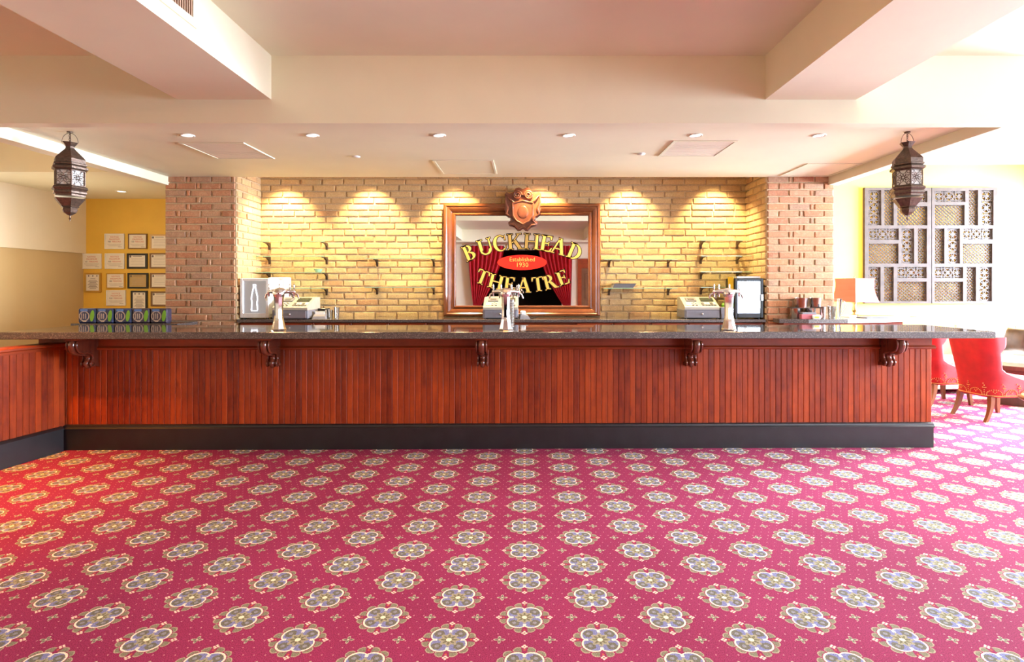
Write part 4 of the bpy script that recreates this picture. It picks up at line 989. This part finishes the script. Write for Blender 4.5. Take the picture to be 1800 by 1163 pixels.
for X0, X1, cells, side in SCR:
    o = thing('carved_screen', 'carved pierced wooden wall screen, %s one of the pair' % side, 'screen', (0, YB, 0), 0, 'carved screens on the yellow wall')
    xs = cut(X0), cut(X1); zs = cuz(905), cuz(112)
    # frame: everything between the openings, as a grid of strips round each opening
    ux = sorted({X0, X1, *[c[1] for c in cells], *[c[3] for c in cells]}); uy = sorted({112, 905, *[c[2] for c in cells], *[c[4] for c in cells]})
    fr_ = MB()
    for j in range(len(uy)-1):
        run = None
        for i in range(len(ux)):
            solid = i < len(ux)-1 and not any(c[1] <= ux[i] and ux[i+1] <= c[3] and c[2] <= uy[j] and uy[j+1] <= c[4] for c in cells)
            if solid and run is None: run = ux[i]
            if not solid and run is not None:
                fr_.box(cut(run), cut(ux[i]), -.055, -.002, cuz(uy[j+1]), cuz(uy[j])); run = None
    fr_.build('frame', 'carved', o)
    for kind, a, b, c, d in cells:
        x0, x1, z0, z1 = cut(a), cut(c), cuz(d), cuz(b); g = MB(); th = .011
        if kind == LV:
            st_ = .055
            nx = max(1, round((x1-x0)/st_)); nz = max(1, round((z1-z0)/st_)); sx, sz = (x1-x0)/nx, (z1-z0)/nz
            for i in range(nx):
                for j in range(nz):
                    cx, cz2 = x0+(i+.5)*sx, z0+(j+.5)*sz
                    for s1, s2 in ((1, 1), (1, -1)):
                        p0, p1 = Vector((cx-s1*sx/2, 0, cz2-s2*sz/2)), Vector((cx+s1*sx/2, 0, cz2+s2*sz/2)); dv = (p1-p0).normalized(); nn = Vector((-dv.z, 0, dv.x))*.0045
                        v = [p+q for y_ in (-.055, -.035) for p, q in ((p0, -nn), (p1, -nn), (p1, nn), (p0, nn))]
                        v = [(q.x, (-.030 if n_ < 4 else -.016), q.z) for n_, q in enumerate(v)]
                        g.add(v, [(0, 1, 2, 3), (7, 6, 5, 4), (0, 4, 5, 1), (1, 5, 6, 2), (2, 6, 7, 3), (3, 7, 4, 0)])
        else:
            ww, hh = x1-x0, z1-z0; long_ = max(ww, hh); sh_ = min(ww, hh); n_ = 3
            def ringp(cx, cz2, r0, r1, sq=1, n=14, a0=0, a1=2*PI):
                v, f = [], []
                for i in range(n+1):
                    t = a0+(a1-a0)*i/n
                    for rr in (r0, r1):
                        for y_ in (-.032, -.016): v.append((cx+rr*math.cos(t), y_, cz2+rr*math.sin(t)*sq))
                for i in range(n):
                    q = 4*i; f += [(q, q+4, q+6, q+2), (q+1, q+3, q+7, q+5), (q, q+1, q+5, q+4), (q+2, q+6, q+7, q+3)]
                g.add(v, f)
            for k in range(n_):
                t = (k+.5)/n_; cx, cz2 = (x0+ww*t, (z0+z1)/2) if ww > hh else ((x0+x1)/2, z0+hh*t)
                r_ = min(sh_*.47, long_/n_*.5)
                ringp(cx, cz2, r_*.80, r_); ringp(cx, cz2, r_*.05, r_*.36)
                for q in range(4):
                    a_ = q*PI/2+PI/4*(k % 2); ringp(cx+r_*.58*math.cos(a_), cz2+r_*.58*math.sin(a_), r_*.13, r_*.27, n=8)
                for sxx in (-1, 1):
                    for szz in (-1, 1):
                        ex2, ez2 = cx+sxx*long_/n_*.42 if ww > hh else cx+sxx*sh_*.42, cz2+szz*sh_*.42 if ww > hh else cz2+szz*long_/n_*.42
                        ringp(ex2, ez2, .008, .024, n=8)
            g.box(x0, x1, -.03, -.018, z0, z0+.008).box(x0, x1, -.03, -.018, z1-.008, z1).box(x0, x0+.008, -.03, -.018, z0, z1).box(x1-.008, x1, -.03, -.018, z0, z1)
        g.build('carved_panel', 'carved', o)

# ------------------------------------------------------------------ velvet chairs
def chair_proto(loc, rz, label):
    o = thing('velvet_chair', label, 'chair', loc, rz, 'crimson velvet chairs in the lounge')
    # local: faces +x; shell path runs from the right arm tip round the back to the left arm tip
    def depth(z):
        tab = [(.27, .54), (.40, .54), (.45, .44), (.50, .29), (.55, .17), (.62, .10), (.70, .09), (.76, .12), (.80, .18), (.84, .22), (.93, .23)]
        for (a, p), (b, q) in zip(tab, tab[1:]):
            if a <= z <= b: return p+(q-p)*(z-a)/(b-a)
        return tab[-1][1]
    N = 22; zs = [.27, .30, .34, .38, .42, .46, .50, .54, .58, .63, .68, .73, .77, .80, .83, .86, .89, .915, .93]
    def path(s, z, off):
        # s in [-1,1]; rounded U
        t = (z-.27)/.66; W = .238+.055*t-off; lean = -.10*max(0, (z-.40))/.53; D = depth(z)
        fl = W-.14; seg = [fl, .14*PI/2, max(.01, D-.14)]; tot = sum(seg); q = abs(s)*tot; sg = 1 if s >= 0 else -1
        if q <= fl: x, y = 0, q
        elif q <= fl+seg[1]:
            a = (q-fl)/.14; x, y = .14*(1-math.cos(a)), fl+.14*math.sin(a)
        else: x, y = .14+(q-fl-seg[1]), W
        return (-.26+lean+off+x, sg*y*1.0)
    v, f = [], []; K = 2*N+1; nz = len(zs)
    for off in (0, .055):
        for z in zs:
            for i in range(K):
                x, y = path((i-N)/N, z, off); v.append((x, y, z+(.012 if off == 0 and z == zs[-1] else 0)))
    def id_(o_, j, i): return o_*nz*K+j*K+i
    for j in range(nz-1):
        for i in range(K-1):
            f.append((id_(0, j, i), id_(0, j, i+1), id_(0, j+1, i+1), id_(0, j+1, i)))
            f.append((id_(1, j, i), id_(1, j+1, i), id_(1, j+1, i+1), id_(1, j, i+1)))
        for i in (0, K-1): f.append((id_(0, j, i), id_(0, j+1, i), id_(1, j+1, i), id_(1, j, i)))
    for j in (0, nz-1):
        for i in range(K-1): f.append((id_(0, j, i), id_(1, j, i), id_(1, j, i+1), id_(0, j, i+1)))
    MB().add(v, f).build('backrest', 'velvet', o, smooth=50)
    MB().cbox(-.20, .33, -.235, .235, .27, .40, .03).build('seat_base', 'velvet', o, smooth=50)
    MB().cbox(-.19, .34, -.22, .22, .40, .485, .035).build('seat_cushion', 'velvet', o, smooth=50)
    nb = MB(); 
    def nail(s, z):
        x, y = path(s, z, -.003); nb.ball((x, y, z), .0065, 5, 4)
    for i in range(120): nail(-1+2*i/119, .288)
    for c in [-.86, -.6, -.34, -.08, .18, .44, .70, .92]:
        for i in range(12):
            a = i/11*PI; nail(c+.10*math.cos(a), .30+.055*math.sin(a))
        for i in range(5): nail(c+.13, .30+.024*i)
        for dx, dz in ((.11, .375), (.15, .375), (.13, .42), (.13, .40), (.0, .32), (.02, .335), (-.02, .335)): nail(min(1, c+dx), dz)
    q = nb.build('nailheads', 'brass', o); q['kind'] = 'stuff'
    for x0_, y0_, x1_, y1_ in ((-.21, -.19, -.30, -.21), (-.21, .19, -.30, .21), (.27, -.19, .29, -.20), (.27, .19, .29, .20)):
        pts = []
        for i in range(6):
            t = i/5; pts.append((x0_+(x1_-x0_)*t*t, y0_+(y1_-y0_)*t, .275*(1-t)))
        g = MB(); v = []
        for i, p in enumerate(pts):
            h_ = .026-.010*i/5; v += [(p[0]+a*h_, p[1]+b*h_, p[2]) for a, b in ((-1, -1), (1, -1), (1, 1), (-1, 1))]
        f = [(0, 3, 2, 1), tuple(range(20, 24))]
        for i in range(5):
            for a in range(4): b = (a+1) % 4; f.append((4*i+a, 4*i+b, 4*i+4+b, 4*i+4+a))
        g.add(v, f).build('leg', 'wood_leg', o)
    return o
ch = chair_proto((5.36, 6.46, 0), .12, 'crimson velvet chair with brass nailheads, in full view right of the bar')
c2 = copy_tree(ch); c2.location = (5.32, 7.27, 0); c2['label'] = 'second crimson velvet chair, half hidden by the bar end'

# ------------------------------------------------------------------ sofa, pillows, tables
o = thing('lounge_sofa', 'long cream leather sofa along the yellow wall', 'sofa', (6.5, 8.2, 0))
MB().cbox(-1.9, 2.0, -.40, .42, .07, .30, .02).build('base', 'leather', o, smooth=40)
for k in range(3): MB().cbox(-1.88+k*1.29, -1.88+k*1.29+1.27, -.43, .20, .305, .50, .05).build('seat_cushion', 'leather', o, smooth=50)
MB().cbox(-1.9, 2.0, .20, .44, .30, .86, .05).build('backrest', 'leather', o, smooth=50)
for sx in (-1.8, 0, 1.9):
    for sy in (-.33, .35): MB().box(sx-.03, sx+.03, sy-.03, sy+.03, 0, .07).build('foot', 'wood_dark', o)
def pillow(px, s, mat, rz, tilt, label, Y=8.25):
    g = MB(); n = 12; v, f = [], []
    for side in (1, -1):
        for i in range(n+1):
            for j in range(n+1):
                a, b = -1+2*i/n, -1+2*j/n; th_ = side*.085*math.sqrt(max(0, (1-a**4)*(1-b**4)))
                sq = 1-.06*(1-abs(a)**2)*(abs(b) > .99)-.06*(1-abs(b)**2)*(abs(a) > .99)
                v.append((a*s*sq, th_, b*s*sq))
    m2 = (n+1)**2
    for i in range(n):
        for j in range(n):
            q = i*(n+1)+j; f += [(q, q+1, q+n+2, q+n+1), (m2+q, m2+q+n+1, m2+q+n+2, m2+q+1)]
    g.add(v, f); me = g.mesh('pillow', mat, 60)
    bm = bmesh.new(); bm.from_mesh(me); bmesh.ops.remove_doubles(bm, verts=bm.verts, dist=1e-5); bm.to_mesh(me); bm.free()
    o = link('throw_pillow', me, None, (X_(px, 8.2), Y, .73), (tilt, 0, rz)); return tag(o, label, 'pillow', 'pillows on the sofa')
pillow(1715, .22, 'pillow', .0, -.35, 'silver satin pillow behind the crimson chair back')
pillow(1776, .17, 'pillow_shade', -1.4, -.2, 'thin dark pillow standing in for the shaded side of a silver one', 8.08)  # added dark shape, shade of the neighbouring silver pillow
pillow(1818, .20, 'pillow', .1, -.35, 'silver satin pillow at the right edge of the view')
o = thing('cube_table', 'dark wood cube table in front of the sofa', 'table', (6.28, 7.22, 0), .72)
MB().box(-.21, .21, -.21, .21, 0, .44).build('body', 'wood_dark', o); MB().cbox(-.25, .25, -.25, .25, .44, .50, .006).build('top', 'wood_dark', o)
o = thing('round_table', 'small round brass-topped table cut off at the right edge', 'table', (4.80, 5.02, 0))
MB().lathe([(.02, .455), (.28, .46), (.305, .475), (.305, .49), (.29, .50)], 36).build('rim', 'wood_leg', o, smooth=40); MB().lathe([(.285, .50), (.28, .505)], 36).build('top', 'brass', o)
MB().lathe([(.20, 0), (.20, .02), (.04, .05), (.03, .25), (.045, .455)], 24).build('pedestal', 'wood_leg', o, smooth=40)

# ------------------------------------------------------------------ what the mirror shows: curtains, rod, door
def curtain(x0, x1, tie, label):
    g = MB(); nx, nz = 56, 22; v, f = [], []
    for dy in (0, .02):
        for j in range(nz+1):
            z = .0+2.72*j/nz; t = max(0, min(1, (2.72-z)/1.85))
            for i in range(nx+1):
                s = i/nx; xa = x0+(x1-x0)*s
                xt = tie+(s-.5)*.22
                e = t**1.6 if z > .87 else 1-(.87-z)*.25
                x = xa+(xt-xa)*e
                y = .055*math.sin(s*2*PI*8)*(1-.5*e)+dy
                v.append((x, YF+.16+y, z+.02))
    K = (nx+1)*(nz+1)
    for j in range(nz):
        for i in range(nx):
            q = j*(nx+1)+i; f += [(q, q+1, q+nx+2, q+nx+1), (K+q, K+q+nx+1, K+q+nx+2, K+q+1)]
    g.add(v, f); return tag(g.build('stage_curtain', 'curtain', None, smooth=80), label, 'curtain', 'stage curtains in the mirror')
curtain(-1.72, -.62, -1.45, 'red velvet curtain tied to the left, seen in the mirror')
curtain(.42, 1.45, 1.30, 'red velvet curtain tied to the right, seen in the mirror')
o = thing('curtain_rod', 'dark curtain rod over the stage opening, seen in the mirror', 'rod', (-.13, YF+.16, 2.79))
MB().tube([(-1.75, 0, 0), (1.75, 0, 0)], .018, 10).build('pole', 'brass', o)
for sx in (-1.75, 1.75): MB().ball((sx, 0, 0), .035, 10, 6).build('finial', 'brass', o); MB().box(sx*.96-.01, sx*.96+.01, -.16, 0, -.012, .012).build('bracket', 'brass', o)
o = thing('door_1', 'brown panelled door with header, seen in the mirror', 'door', (2.25, YF, 0)); o['kind'] = 'structure'
MB().box(-.50, .50, 0, .03, 0, 2.05).build('door_leaf', 'wood_door', o)
MB().box(-.62, .62, 0, .05, 2.05, 2.35).build('header', 'wood_trim', o)
for sx in (-.56, .56): MB().box(sx-.06, sx+.06, 0, .04, 0, 2.05).build('jamb', 'wood_trim', o)
for sx in (-.23, .23):
    for a, b in ((.2, .95), (1.1, 1.9)): MB().cbox(sx-.17, sx+.17, .03, .042, a, b, .008).build('panel', 'wood_door', o)
